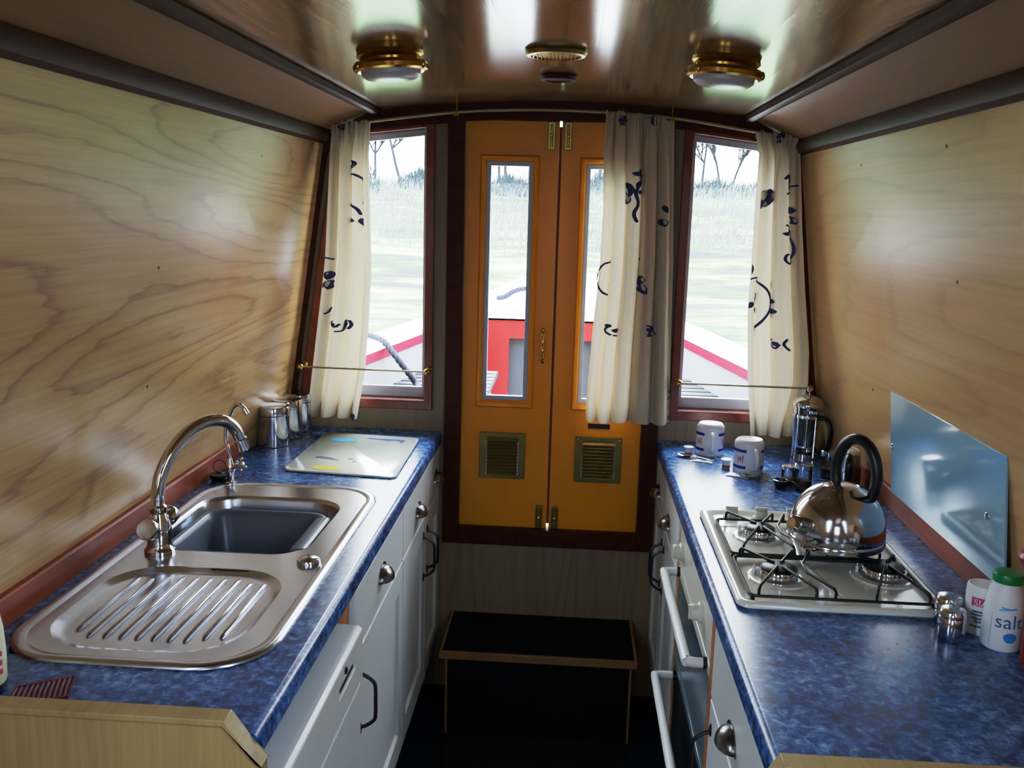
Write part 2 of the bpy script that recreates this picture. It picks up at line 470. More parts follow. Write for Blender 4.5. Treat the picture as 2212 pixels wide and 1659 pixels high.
window(-1, 'window_1', 'tall mahogany-framed window left of the ochre doors')
window(1, 'window_2', 'tall mahogany-framed window right of the ochre doors')

# door surround
m = M()
m.box(-.302, -.256, -.018, .03, .572, 1.80); m.box(.264, .310, -.018, .03, .572, 1.80)
m.box(-.256, .264, -.018, .03, .572, .622); m.box(-.256, .264, -.018, .03, 1.781, 1.80)
sobj('trim_%d' % n, m, MAHO, 'dark mahogany surround of the double doors', bevel=.002); n += 1

def louvre(parent, x0, x1, z0, z1):
    v = M(); yb = .0
    # frame plate with a raised rim
    v.ringprism([(x0, z0), (x1, z0), (x1, z1), (x0, z1)], [(x0 + .022, z0 + .013), (x1 - .022, z0 + .013), (x1 - .022, z1 - .013), (x0 + .022, z1 - .013)], 'xz', -.0035, .0035)
    o = obj('vent_grille', v, BRASSD, parent, bevel=.001)
    v = M(); k = 11; h = (z1 - z0 - .026) / k
    for i in range(k):
        z = z0 + .013 + h * i
        v.prism([(-.0115, z + .0015), (-.0095, z + .0002), (.002, z + h - .0012), (.0005, z + h)], 'yz', x0 + .022, x1 - .022)
        v.cur = 1
        for xs in (x0 + .0185, x1 - .0225):
            v.prism([(-.0125, z + .0012), (-.002, z + .0002), (-.002, z + h - .0022)], 'yz', xs, xs + .004)
        v.cur = 0
    obj('louvre', v, [BRASSL, STEELP], o, smooth=False)
    v = M().box(x0 + .02, x1 - .02, .0036, .0048, z0 + .01, z1 - .01)
    obj('louvre_backing', v, DARKHOLE, o)
    v = M()
    for xs in (x0 + .008, x1 - .008):
        for zs in (z0 + .008, z1 - .008):
            v.lathe([(0, .0015), (.0025, .001), (.003, 0)], (xs, -.0035, zs), (0, -1, 0), 10)
    obj('vent_screws', v, BRASS, o)

def bolt(parent, x, z0, z1):
    v = M(); v.box(x - .0095, x + .0095, -.002, .005, z0, z1)
    o = obj('flush_bolt', v, BRASSD, parent, bevel=.001)
    v = M(); v.lathe([(.0035, z0 + .006), (.0035, z1 - .006), (0, z1 - .005)], (x, -.003, 0), (0, 0, 1), 12)
    zc = (z0 + z1) / 2
    v.lathe([(.003, 0), (.003, .008), (.0042, .01), (0, .012)], (x, -.004, zc), (0, -1, 0), 12)
    obj('bolt_rod', v, BRASS, o)

def leaf(name, label, x0, x1, gx0, gx1, mx0, mx1, zt):
    d = struct(name, ((x0 + x1) / 2, .005, .622), label)
    m = M()
    fr = [(gx0, 1.003), (gx1, 1.003), (gx1, zt - .017), (gx0, zt - .017)]
    m.ringprism([(x0, .622), (x1, .622), (x1, 1.781), (x0, 1.781)], fr, 'xz', .005, .035)
    obj('door_panel', m, ORANGE, d, bevel=.0015)
    mo = [(mx0, .982), (mx1, .982), (mx1, zt), (mx0, zt)]
    m = M()
    # stepped bolection moulding round the light
    def ins(a): return [(mx0 + a, .982 + a), (mx1 - a, .982 + a), (mx1 - a, zt - a), (mx0 + a, zt - a)]
    lo = [[(p[0], y, p[1]) for p in ins(a)] for a, y in ((0, .005), (.0005, -.004), (.004, -.0075), (.008, -.0055), (.0125, -.003), (.0165, .0015), (.017, .012))]
    m.loft(lo)
    obj('light_moulding', m, ORANGE, d, angle=50)
    m = M(); g = .012
    inn = [(gx0 + g, 1.003 + g), (gx1 - g, 1.003 + g), (gx1 - g, zt - .017 - g), (gx0 + g, zt - .017 - g)]
    m.ringprism(fr, inn, 'xz', .004, .02)
    obj('glazing_frame', m, ALU, d, bevel=.001)
    obj('door_pane', M().prism(inn, 'xz', .013, .0135), GLASS, d, smooth=False)
    return d
d1 = leaf('door_1', 'left leaf of the ochre double doors, with a brass pull handle', -.255, .001, -.196, -.067, -.213, -.050, 1.689)
louvre(d1, -.199, -.067, .771, .907)
bolt(d1, -.020, 1.706, 1.779); bolt(d1, -.021, .624, .693)
m = M()
pth = cr([(-.0255, .004, 1.205), (-.0255, -.012, 1.200), (-.0255, -.02, 1.178), (-.0255, -.016, 1.165), (-.0255, -.02, 1.152), (-.0255, -.012, 1.130), (-.0255, .004, 1.124)], 6)
m.tube(pth, .0042, 10)
m.ell((-.0255, .003, 1.206), (.007, .004, .009)); m.ell((-.0255, .003, 1.122), (.007, .004, .009)); m.ell((-.0255, -.0175, 1.165), (.0055, .0055, .006))
obj('pull_handle', m, BRASS, d1)
d2 = leaf('door_2', 'right leaf of the ochre double doors, half behind the middle curtain', .008, .263, .078, .207, .061, .224, 1.686)
louvre(d2, .077, .211, .770, .905)
bolt(d2, .025, 1.706, 1.779); bolt(d2, .025, .624, .692)
m = M().box(.112, .174, .001, .005, .930, .944); m.ringprism([(.112, .930), (.174, .930), (.174, .944), (.112, .944)], [(.1135, .9315), (.1725, .9315), (.1725, .9425), (.1135, .9425)], 'xz', -.0004, .001)
obj('name_plate', m, IRON, d2, bevel=.0008)
# rebate strip of the left leaf closing the joint except at its two ends
obj('rebate_strip', M().box(.0012, .0078, .012, .022, .636, 1.768), REDGAP, d1)

# ------------------------------------------------------------------ curtains
CURT={'L':{'l':[(1.754,-0.615),(1.594,-0.624),(1.392,-0.634),(1.21,-0.656),(0.948,-0.688)],'r':[(1.764,-0.507),(1.683,-0.512),(1.497,-0.507),(1.37,-0.503),(1.215,-0.511),(1.083,-0.521),(0.947,-0.544)],'strokes':[[(0.535,1.664),(0.636,1.658),(0.628,1.646),(0.539,1.627)],[(0.628,1.627),(0.566,1.618),(0.506,1.606)],[(0.628,1.627),(0.77,1.603),(0.819,1.572),(0.74,1.544)],[(0.562,1.55),(0.655,1.534),(0.697,1.516)],[(-0.056,1.398),(0.037,1.397),(0.13,1.393)],[(0.156,1.259),(0.123,1.247),(0.072,1.241)],[(0.33,1.222),(0.294,1.214),(0.356,1.206),(0.397,1.215)],[(0.447,1.225),(0.441,1.212),(0.425,1.196),(0.358,1.193)],[(0.507,1.197),(0.455,1.212),(0.462,1.223)],[(0.559,1.223),(0.612,1.216),(0.57,1.205),(0.523,1.213)],[(0.634,1.226),(0.655,1.213),(0.629,1.2)]],'blobs':[(0.565,1.503,0.0099,0.0062),(0.729,1.496,0.0062,0.0112),(0.09,1.349,0.0099,0.0112),(0.112,1.323,0.0112,0.0124),(-0.007,1.325,0.005,0.0124),(0.245,1.749,0.0099,0.0087),(0.337,1.212,0.0037,0.005),(0.565,1.213,0.0037,0.005),(0.933,0.951,0.0037,0.0099)]},'M':{'l':[(1.803,0.124),(1.698,0.121),(1.552,0.127),(1.39,0.124),(1.211,0.112),(1.041,0.104),(0.967,0.102)],'r':[(1.784,0.305),(1.618,0.313),(1.421,0.323),(1.244,0.329),(1.063,0.335),(0.964,0.338)],'strokes':[[(0.149,1.412),(0.059,1.403),(0.004,1.377),(0.013,1.35),(0.074,1.325),(0.155,1.314)],[(0.469,1.658),(0.478,1.628),(0.439,1.597),(0.453,1.567),(0.427,1.54),(0.447,1.517)],[(0.535,1.646),(0.49,1.634)],[(0.592,1.421),(0.541,1.416)],[(0.311,1.246),(0.285,1.233),(0.324,1.22),(0.285,1.208),(0.234,1.21)],[(0.214,1.238),(0.185,1.223),(0.225,1.21)],[(0.66,1.239),(0.711,1.232),(0.679,1.214)],[(0.758,1.24),(0.781,1.232),(0.83,1.211)],[(0.976,1.082),(0.961,1.065),(0.982,1.056)],[(0.978,1.023),(0.967,1.01),(0.983,0.997)]],'blobs':[(0.246,1.781,0.0112,0.0124),(0.697,1.783,0.0087,0.0124),(0.387,1.603,0.0087,0.0174),(0.359,1.576,0.0099,0.0112),(0.465,1.618,0.005,0.0099),(0.45,1.645,0.0062,0.0062),(0.476,1.597,0.005,0.0062),(0.859,1.518,0.0074,0.0099),(0.877,1.554,0.0037,0.0099),(0.581,1.361,0.0099,0.0136),(0.606,1.341,0.0087,0.0174),(0.538,1.337,0.0062,0.0062),(0.132,1.345,0.0037,0.0074),(0.201,1.236,0.005,0.005),(0.254,1.223,0.0062,0.0062),(0.688,1.227,0.0062,0.0062),(0.688,1.211,0.005,0.0037),(0.977,1.052,0.005,0.0062),(0.975,1.034,0.005,0.0062),(0.985,0.977,0.0037,0.0074)]},'R':{'l':[(1.759,0.514),(1.708,0.529),(1.563,0.528),(1.378,0.529),(1.302,0.527),(1.123,0.539),(0.943,0.56)],'r':[(1.748,0.635),(1.53,0.657),(1.357,0.679),(1.181,0.706),(1.091,0.711),(0.948,0.679)],'strokes':[[(0.592,1.64),(0.641,1.652),(0.726,1.65),(0.742,1.634),(0.666,1.62)],[(0.921,1.625),(0.732,1.619),(0.615,1.601)],[(0.607,1.522),(0.741,1.505),(0.834,1.48),(0.854,1.45),(0.777,1.423),(0.668,1.417),(0.604,1.428),(0.619,1.443),(0.683,1.442)],[(-0.006,1.375),(0.102,1.378),(0.23,1.364),(0.324,1.335),(0.34,1.298),(0.25,1.259),(0.165,1.233),(0.116,1.218)],[(0.42,1.373),(0.357,1.364),(0.379,1.347),(0.444,1.345)],[(0.476,1.213),(0.445,1.201),(0.501,1.188),(0.551,1.201)],[(0.61,1.217),(0.581,1.201),(0.628,1.184)]],'blobs':[(0.557,1.747,0.0074,0.0149),(0.778,1.56,0.0124,0.0099),(0.84,1.534,0.0074,0.0112),(0.001,1.403,0.0062,0.0136),(0.137,1.322,0.005,0.0161),(0.037,1.305,0.0074,0.0087),(0.137,1.289,0.0062,0.0087),(0.441,1.317,0.0112,0.0074),(0.459,1.289,0.0112,0.0074),(0.37,1.275,0.0037,0.0099),(0.504,1.201,0.0062,0.0062),(0.623,1.498,0.0062,0.005),(0.251,1.588,0.0112,0.0248)]}}
def lerp_t(t, z):
    t = sorted(t)
    if z <= t[0][0]: return t[0][1]
    for (a, b), (c, d) in zip(t, t[1:]):
        if z <= c: return b + (d - b) * (z - a) / (c - a)
    return t[-1][1]
def curtain(key, label, folds, seed, amp):
    D = CURT[key]; l = D['l']; r = D['r']
    rnd = random.Random(seed)
    ph = [rnd.uniform(0, 6.28) for _ in range(6)]
    def ztop(u): return l[0][0] + (r[0][0] - l[0][0]) * u + .004 * math.sin(u * 23 + ph[0]) + .003 * math.sin(2 * PI * folds * 5 * u)
    def zbot(u): return l[-1][0] + (r[-1][0] - l[-1][0]) * u - .004 * math.sin(PI * u) + .003 * math.sin(u * 9 + ph[1])
    def depth(u, z):
        t = max(0, min(1, (l[0][0] - z) / .8))
        head = max(0, 1 - t / .10)
        w = u + .035 * math.sin(2 * PI * u + ph[2]) + .02 * t * math.sin(5 * u + 3 * t + ph[3])
        s = math.sin(2 * PI * folds * w + ph[4])
        s2 = math.sin(2 * PI * folds * 2.3 * u + ph[5])
        body = amp * (.55 + .45 * t) * (s * (1.25 - .25 * s * s)) + amp * .22 * s2 * (1 - .5 * t) + .006 * math.sin(2.2 * PI * u + ph[3])
        hd = .0055 * math.sin(2 * PI * folds * 2.6 * u + ph[1]) + .0045 * math.sin(2 * PI * folds * 5 * u)
        return -.045 + body * (1 - .75 * head) + hd * (.10 + .90 * head) - .006 * (1 if t < .028 else 0)
    def S(u, z, off=0):
        L = lerp_t(l, z); R = lerp_t(r, z)
        t = max(0, min(1, (l[0][0] - z) / .8)); w = u + .035 * math.sin(2 * PI * u + ph[2]) + .02 * t * math.sin(5 * u + 3 * t + ph[3])
        sway = .0078 * min(1, t / .12) * math.sqrt(max(0, math.sin(PI * min(1, max(0, u))))) * math.cos(2 * PI * folds * w + ph[4])
        P = Vector((L + (R - L) * u + sway, depth(u, z), z))
        if off:
            e = .004
            du = S(min(1, u + e), z) - S(max(0, u - e), z); dz = S(u, z + .003) - S(u, z - .003)
            nrm = du.cross(dz)
            if nrm.length > 1e-12:
                nrm.normalize()
                if nrm.y > 0: nrm = -nrm
                P += nrm * off
        return P
    m = M()
    nu, nv = 150, 70
    m.grid(lambda a, b: S(a, ztop(a) + .004 + (zbot(a) - ztop(a) - .004) * b), nu, nv)
    m.cur = 1
    for st in D['strokes']:
        pts = cr([(u, z, 0) for u, z in st], 10)
        V = []
        for i, p in enumerate(pts):
            d = (pts[min(i + 1, len(pts) - 1)] - pts[max(i - 1, 0)])
            L = lerp_t(l, p.y); R = lerp_t(r, p.y); W = R - L
            dx, dz = d.x * W, d.y
            q = math.hypot(dx, dz) or 1
            hw = .0021 * (1 if 0 < i < len(pts) - 1 else .5)
            nx, nz = -dz / q * hw, dx / q * hw
            V += [S(p.x + nx / W, p.y + nz, .0026), S(p.x - nx / W, p.y - nz, .0026)]
        m.add(V, [(2 * i, 2 * i + 1, 2 * i + 3, 2 * i + 2) for i in range(len(pts) - 1)])
    for u, z, a, b in D['blobs']:
        W = lerp_t(r, z) - lerp_t(l, z)
        rot = rnd.uniform(-.5, .5)
        la, lb = max(a, b) * 1.12, min(a, b)
        rot += 0 if a >= b else PI / 2
        k = 8; V = []
        for i in range(k + 1):
            q = -1 + 2 * i / k
            for sgn in (-1, 0, 1):
                px, pz = la * q, sgn * lb * (1 - q * q) ** .8 * (1 + .25 * q)
                px, pz = px * math.cos(rot) - pz * math.sin(rot), px * math.sin(rot) + pz * math.cos(rot)
                V.append(S(max(.0, min(1, u + px / W)), z + pz, .0026))
        F = [(3 * i + c, 3 * i + c + 1, 3 * i + c + 4, 3 * i + c + 3) for i in range(k) for c in (0, 1)]
        m.add(V, F)
    o = obj('curtain', m, [CLOTH, CLOTHP], angle=80, fixn=False)
    return tag(o, label, 'curtain', 'cream curtains on the bow bulkhead')
curtain('L', 'cream curtain with navy flower print gathered at the left window', 3.2, 3, .021)
curtain('M', 'cream curtain with navy flower print hanging over the right door leaf', 5.0, 11, .021)
curtain('R', 'cream curtain with navy flower print gathered at the right window', 3.4, 5, .021)

# curtain pole bent to the roof line
t = thing('curtain_pole', 'thin pale curved curtain pole under the roof trim above the doors', 'curtain pole', (0, -.045, 1.79))
obj('pole', M().tube(cr([(-.63, -.042, 1.748), (-.498, -.042, 1.768), (-.278, -.042, 1.795), (-.135, -.042, 1.804), (-.012, -.042, 1.806), (.124, -.042, 1.803), (.302, -.042, 1.792), (.51, -.042, 1.763), (.64, -.042, 1.746)], 6), .0042, 10), BRASSP, t)
for x, zz in ((-.276, 1.795), (.299, 1.792)):
    m = M(); m.tube([(x, -.042, zz + .0295), (x, -.042, zz + .004)], .0026, 8)
    m.tube(cr([(x - .0, -.047, zz + .006), (x, -.0495, zz), (x, -.047, zz - .006), (x, -.042, zz - .0075), (x, -.037, zz - .004)], 4), .0026, 8)
    m.ell((x - .004, -.049, zz - .007), .0035, 10, 8); m.ell((x + .004, -.049, zz - .007), .0035, 10, 8)
    obj('pole_bracket', m, BRASS, t)
# retaining rails
for (xa, za, xb, zb, lab) in ((-.706, 1.090, -.346, 1.088, 'slim brass rail across the foot of the left window curtain'), (.356, 1.084, .713, 1.083, 'slim brass rail across the foot of the right window curtain')):
    t = thing('retaining_rail', lab, 'rail', ((xa + xb) / 2, -.066, za), 'brass retaining rails on the windows')
    obj('rod', M().tube([(xa, -.068, za), (xb, -.068, zb)], .0028, 10), BRASSP, t)
    for x, z in ((xa, za), (xb, zb)):
        m = M(); m.ell((x, -.068, z), (.0085, .009, .009), 16, 10); m.lathe([(.009, 0), (.009, .003), (.0045, .006), (.004, .05)], (x, -.0165, z), (0, -1, 0), 14)
        obj('end_knob', m, BRASS, t)

# ------------------------------------------------------------------ ceiling fittings
def ceil_frame(x, y):
    z = 1.832 - .1255 * x * x
    nrm = Vector((-.251 * x, 0, -1)).normalized()
    return Vector((x, y, z)), nrm
for x, lab in ((-.300, 'round brass ceiling lamp with opal lens, over the sink side'), (.312, 'round brass ceiling lamp with opal lens, over the hob side')):
    c, nn = ceil_frame(x, -.86)
    t = thing('ceiling_lamp', lab, 'lamp', c, 'brass ceiling lamps')
    obj('lamp_base', M().lathe([(0, .0), (.060, .0), (.062, .008), (.056, .014), (.056, .018), (.066, .020), (.070, .026), (.068, .033), (.061, .036), (.056, .034), (.0, .034)], c, nn, 40), BRASS, t)
    obj('lamp_lens', M().lathe([(.0555, .034), (.054, .042), (.046, .048), (.025, .051), (0, .052)], c, nn, 40), OPAL, t)
    for k in range(3):
        a = math.radians(200 + 120 * k)
        q = Vector((0, 0, 1)).rotation_difference(nn).to_matrix()
        p = c + q @ Vector((.068 * math.cos(a), .068 * math.sin(a), .028))
        m = M(); m.ell(p, (.005, .005, .008), 12, 8)
        obj('lens_clip', m, BRASS, t)
c, nn = ceil_frame(.005, -.84)
t = thing('ceiling_vent', 'round brass mesh ventilator in the middle of the ceiling', 'vent', c)
obj('vent_rim', M().lathe([(0, 0), (.057, 0), (.058, .005), (.054, .011), (.047, .012), (.046, .009), (0, .009)], c, nn, 40), BRASSD, t)
m = M()
for k in range(13):
    o = -.042 + .007 * k; h = math.sqrt(max(0, .046 ** 2 - o * o))
    m.tube([(c.x + o, c.y - h, c.z - .0105), (c.x + o, c.y + h, c.z - .0105)], .0016, 6)
obj('vent_mesh', m, BRASS, t)
c, nn = ceil_frame(.004, -.52)
t = thing('ceiling_rose', 'dark mahogany oval disc on the ceiling nearest the doors', 'ceiling disc', c)
obj('disc', M().lathe([(0, 0), (.040, 0), (.041, .005), (.037, .012), (.030, .013), (.028, .010), (0, .0095)], c, nn, 36), MAHO, t)

# small countersunk panel pins on the side panelling
# ------------------------------------------------------------------ worktops
def worktop(sg, holes, y0, y1, label):
    nose = []
    for k in range(9):
        a = math.radians(90 - 90 * k / 8); nose.append((.322 - .012 * math.cos(a), CT - .012 + .012 * math.sin(a)))
    nose += [(.310, .872), (.3135, .866), (.320, .865)]
    m = M()
    xi = .40
    prof = [(sg * xi, CT)] + [(sg * x, z) for x, z in nose] + [(sg * xi, .865)]
    m.prism(prof, 'xz', y0, y1)
    if holes:
        hx0, hx1, hy0, hy1 = holes
        m.box(*sorted((sg * hx1, sg * .80)), y0, y1, .865, CT)
        m.box(*sorted((sg * xi, sg * hx1)), y0, hy0, .865, CT)
        m.box(*sorted((sg * xi, sg * hx1)), hy1, y1, .865, CT)
    else:
        m.box(*sorted((sg * xi, sg * .80)), y0, y1, .865, CT)
    o = obj('worktop', m, WORK, angle=30)
    return tag(o, label, 'worktop')
worktop(-1, (.40, .735, -1.462, -.622), -1.625, -.0005, 'mottled blue worktop under the sink')
worktop(1, None, -1.70, -.0005, 'mottled blue worktop under the hob')
for sg, y1, lab in ((-1, -.355, 'red mahogany upstand along the back of the sink worktop'), (1, -.30, 'red mahogany upstand along the back of the hob worktop')):
    m = M()
    m.prism([(sg * .776, CT), (sg * .7745, CT + .045), (sg * .7775, CT + .049), (sg * (xw(.954)), CT + .049), (sg * xw(.907), CT)], 'xz', -1.72, y1)
    tag(obj('upstand', m, MAHR, bevel=.001), lab, 'upstand')
# end partitions capping the worktops nearest the camera
def partition(sg, x0, x1, xc, y0, y1, zt, zc, label, zb=.3):
    P = [(x0, zb), (x1, zb), (x1, zc), (xc, zt), (x0, zt)]
    t = thing('end_partition', label, 'partition', (x0, y0, zb))
    m = M().prism([(sg * a, b) for a, b in P], 'xz', y0 + .003, y1 - .003)
    obj('board', m, PINE, t)
    cap = [(x0, zt), (xc, zt), (x1, zc), (x1 - .0, zc + .009), (xc + .003, zt + .008), (x0, zt + .008)] if True else None
    cap = [(x0, zt), (xc, zt), (x1, zc), (x1 + .006, zc + .004), (xc + .003 * (1 if x1 > xc else -1), zt + .008), (x0, zt + .008)]
    m = M().prism([(sg * a, b) for a, b in cap], 'xz', y0 - .002, y1 + .002)
    obj('cap_lipping', m, PINE, t, bevel=.003)
partition(-1, .80, .298, .345, -1.652, -1.628, .928, .878, 'pale ply partition with chamfered corner at the end of the sink worktop')
partition(1, .80, .268, .300, -1.725, -1.701, .958, .925, 'pale ply partition with chamfered corner at the end of the hob worktop')

# ------------------------------------------------------------------ base units
def cup(parent, fx, sg, y, z, w=.036):
    m = M(); e = -sg      # outward direction of the left (+x) / right (-x) run
    def S(rx, ry, rz, a, b):
        return (fx + e * (.001 + rx * math.sin(a) * math.cos(b)), y + ry * math.cos(a), z - .012 + rz * math.sin(a) * math.sin(b))
    for rx, ry, rz in ((.024, w, .027), (.022, w - .002, .025)):
        m.grid(lambda u, v: S(rx, ry, rz, PI * u, PI / 2 * v), 22, 9)
    poly = [(y + (w + .005) * math.cos(PI * k / 16), z - .012 + .032 * math.sin(PI * k / 16)) for k in range(17)]
    m.prism(poly, 'yz', fx, fx + e * .002)
    return obj('cup_handle', m, PEWTER, parent, angle=60, fixn=False)
def dpull(parent, fx, sg, y, z, half=.054):
    e = -sg; m = M()
    P = cr([(fx, y, z + half), (fx + e * .012, y, z + half - .004), (fx + e * .027, y, z + half - .016), (fx + e * .030, y, z + half - .03), (fx + e * .030, y, z), (fx + e * .030, y, z - half + .03), (fx + e * .027, y, z - half + .016), (fx + e * .012, y, z - half + .004), (fx, y, z - half)], 5)
    m.tube(P, .0036, 8)
    for s in (1, -1):
        m.ell((fx + e * .001, y, z + s * (half + .003)), (.003, .006, .012), 12, 8)
    return obj('pull_handle', m, IRON, parent)
def drawer(parent, fx, sg, y0, y1, z0, z1):
    e = -sg
    x0, x1 = sorted((fx, fx - e * .018))
    m = M().box(x0, x1, y0, y1, z0, z1)
    return obj('drawer', m, WHITE, parent, bevel=.003)
def door(parent, fx, sg, y0, y1, z0, z1, st=.045, rail=.06):
    e = -sg; m = M()
    out = [(y0, z0), (y1, z0), (y1, z1), (y0, z1)]
    inn = [(y0 + st, z0 + rail), (y1 - st, z0 + rail), (y1 - st, z1 - rail), (y0 + st, z1 - rail)]
    in2 = [(y0 + st + .007, z0 + rail + .007), (y1 - st - .007, z0 + rail + .007), (y1 - st - .007, z1 - rail - .007), (y0 + st + .007, z1 - rail - .007)]
    L = []
    for poly, x in ((out, fx - e * .018), (out, fx - e * .002), ([(a + (.002 if a == y0 else -.002), b + (.002 if b == z0 else -.002)) for a, b in out], fx), (inn, fx), (in2, fx - e * .007)):
        L.append([(x, a, b) for a, b in poly])
    m.loft(L, True, True)
    return obj('door', m, WHITE, parent, angle=20)
def carcass(parent, sg, y0, y1, fx, z0=.30, mat=None, ztop=.8645):
    e = -sg
    a, b = sorted((fx - e * .0185, sg * .795))
    m = M().box(a, b, y0, y1, z0 - .03, ztop)
    obj('carcass', m, mat or WHITE, parent)
    a, b = sorted((fx - e * .07, fx - e * .085))
    m = M().box(a, b, y0, y1, FZ, z0 - .03)
    obj('plinth', m, DARKHOLE, parent)
FL = -.315
t = thing('base_unit', 'white double-door base unit with two cup-handled drawers, left of the doors under the chopping board', 'base unit', (-.55, -.3, FZ))
carcass(t, -1, -.599, -.002, FL)
for y0, y1, yc in ((-.597, -.261, -.39), (-.257, -.006, -.085)):
    d = drawer(t, FL, -1, y0, y1, .742, .862); cup(d, FL, -1, yc, .792)
for y0, y1, yh in ((-.597, -.269, -.297), (-.265, -.006, -.236)):
    d = door(t, FL, -1, y0, y1, .262, .736); dpull(d, FL, -1, yh, .632)
t = thing('base_unit', 'white single-door base unit with one cup-handled drawer under the sink bowl', 'base unit', (-.55, -.84, FZ))
carcass(t, -1, -1.085, -.601, FL, ztop=.74)
d = drawer(t, FL, -1, -1.083, -.603, .742, .862); cup(d, FL, -1, -.842, .804)
d = door(t, FL, -1, -1.083, -.603, .262, .736); dpull(d, FL, -1, -1.052, .634)
tag(obj('filler_panel', M().box(-.79, -.326, -1.128, -1.088, FZ, .8645), OAKE), 'brown wood filler panel between the fridge and the sink unit', 'filler panel')
# fridge
t = thing('fridge', 'white built-under fridge with a slim control strip below the draining board', 'fridge', (-.5, -1.38, FZ))
obj('fridge_case', M().box(-.79, -.345, -1.60, -1.132, FZ + .03, .840), APPL, t, bevel=.004)
m = M(); m.prism([(-.345, .832), (-.294, .830), (-.287, .824), (-.287, .735), (-.345, .735)], 'xz', -1.60, -1.15)
o = obj('control_strip', m, APPL, t, bevel=.002)
obj('grip_slot', M().box(-.2885, -.2865, -1.315, -1.225, .789, .798), DARKHOLE, o, bevel=.002)
obj('slot_ridge', M().box(-.2872, -.2845, -1.320, -1.215, .780, .784), APPL, o, bevel=.001)
obj('indicator_button', M().lathe([(.006, 0), (.006, .002), (.004, .0035), (0, .0035)], (-.287, -1.277, .811), (1, 0, 0), 16), DKBLUE, o)
obj('fridge_door', M().box(-.345, -.290, -1.60, -1.15, FZ + .12, .728), APPL, t, bevel=.006)

FR = .315
t = thing('base_unit', 'white double-door base unit with two cup-handled drawers, right of the doors under the mugs', 'base unit', (.55, -.3, FZ))
carcass(t, 1, -.585, -.002, FR)
for y0, y1, yc in ((-.583, -.271, -.365), (-.267, -.006, -.095)):
    d = drawer(t, FR, 1, y0, y1, .742, .862); cup(d, FR, 1, yc, .782)
for y0, y1, yh in ((-.583, -.277, -.303), (-.273, -.006, -.246)):
    d = door(t, FR, 1, y0, y1, .262, .736); dpull(d, FR, 1, yh, .628)
tag(obj('filler_panel', M().box(.318, .79, -.604, -.587, FZ, .8645), OAKE), 'narrow wood filler strip on the far side of the oven', 'filler panel')
tag(obj('filler_panel', M().box(.3152, .79, -1.1355, -1.1085, FZ, .8645), OAKE), 'brown wood filler panel on the near side of the oven', 'filler panel')
# oven
t = thing('oven', 'white built-under oven with grill door, glass fronts and two white rail handles', 'oven', (.55, -.86, FZ))
obj('oven_case', M().box(.336, .79, -1.108, -.608, FZ + .03, .862), APPL, t)
o = obj('control_panel', M().box(.316, .336, -1.106, -.610, .768, .862), CREAMP, t, bevel=.003)
for y in (-.665, -.985):
    m = M(); m.lathe([(.020, 0), (.020, .006), (.0165, .009), (.0155, .020), (.013, .023), (0, .0235)], (.316, y, .815), (-1, 0, 0), 24); m.box(.290, .298, y - .003, y + .003, .801, .829)
    k = obj('control_knob', m, CREAMP, o, bevel=.001)
def railh(parent, x0, z, y0, y1, out):
    m = M(); r = .0095
    P = cr([(x0, y1, z), (x0 - out + .014, y1, z), (x0 - out + .003, y1 - .006, z), (x0 - out, y1 - .02, z), (x0 - out, (y0 + y1) / 2, z), (x0 - out, y0 + .02, z), (x0 - out + .003, y0 + .006, z), (x0 - out + .014, y0, z), (x0, y0, z)], 5)
    m.tube(P, r, 14)
    h = obj('rail_handle', m, WHITEPL, parent)
    for y in (y0, y1):
        obj('handle_collar', M().lathe([(.0112, 0), (.0112, .006), (.0098, .007)], (x0, y, z), (-1, 0, 0), 16), BLACK, h)
g = obj('grill_door', M().box(.3195, .336, -1.106, -.610, .558, .762), GRILLG, t, bevel=.002)
obj('door_top_trim', M().box(.316, .336, -1.106, -.610, .742, .764), CREAMP, g, bevel=.002)
railh(g, .3165, .754, -1.066, -.628, .036)
g = obj('oven_door', M().box(.3195, .336, -1.106, -.610, .205, .550), OVENG, t, bevel=.002)
obj('door_top_trim', M().box(.3175, .336, -1.106, -.610, .534, .552), GRILLG, g, bevel=.001)
railh(g, .319, .512, -1.078, -.645, .047)
t = thing('base_unit', 'white base unit with a cup-handled drawer nearest the camera under the hob worktop', 'base unit', (.55, -1.4, FZ))
carcass(t, 1, -1.695, -1.137, FR)
d = drawer(t, FR, 1, -1.693, -1.139, .732, .862); cup(d, FR, 1, -1.345, .776)
d = door(t, FR, 1, -1.693, -1.139, .262, .726); dpull(d, FR, 1, -1.166, .625)

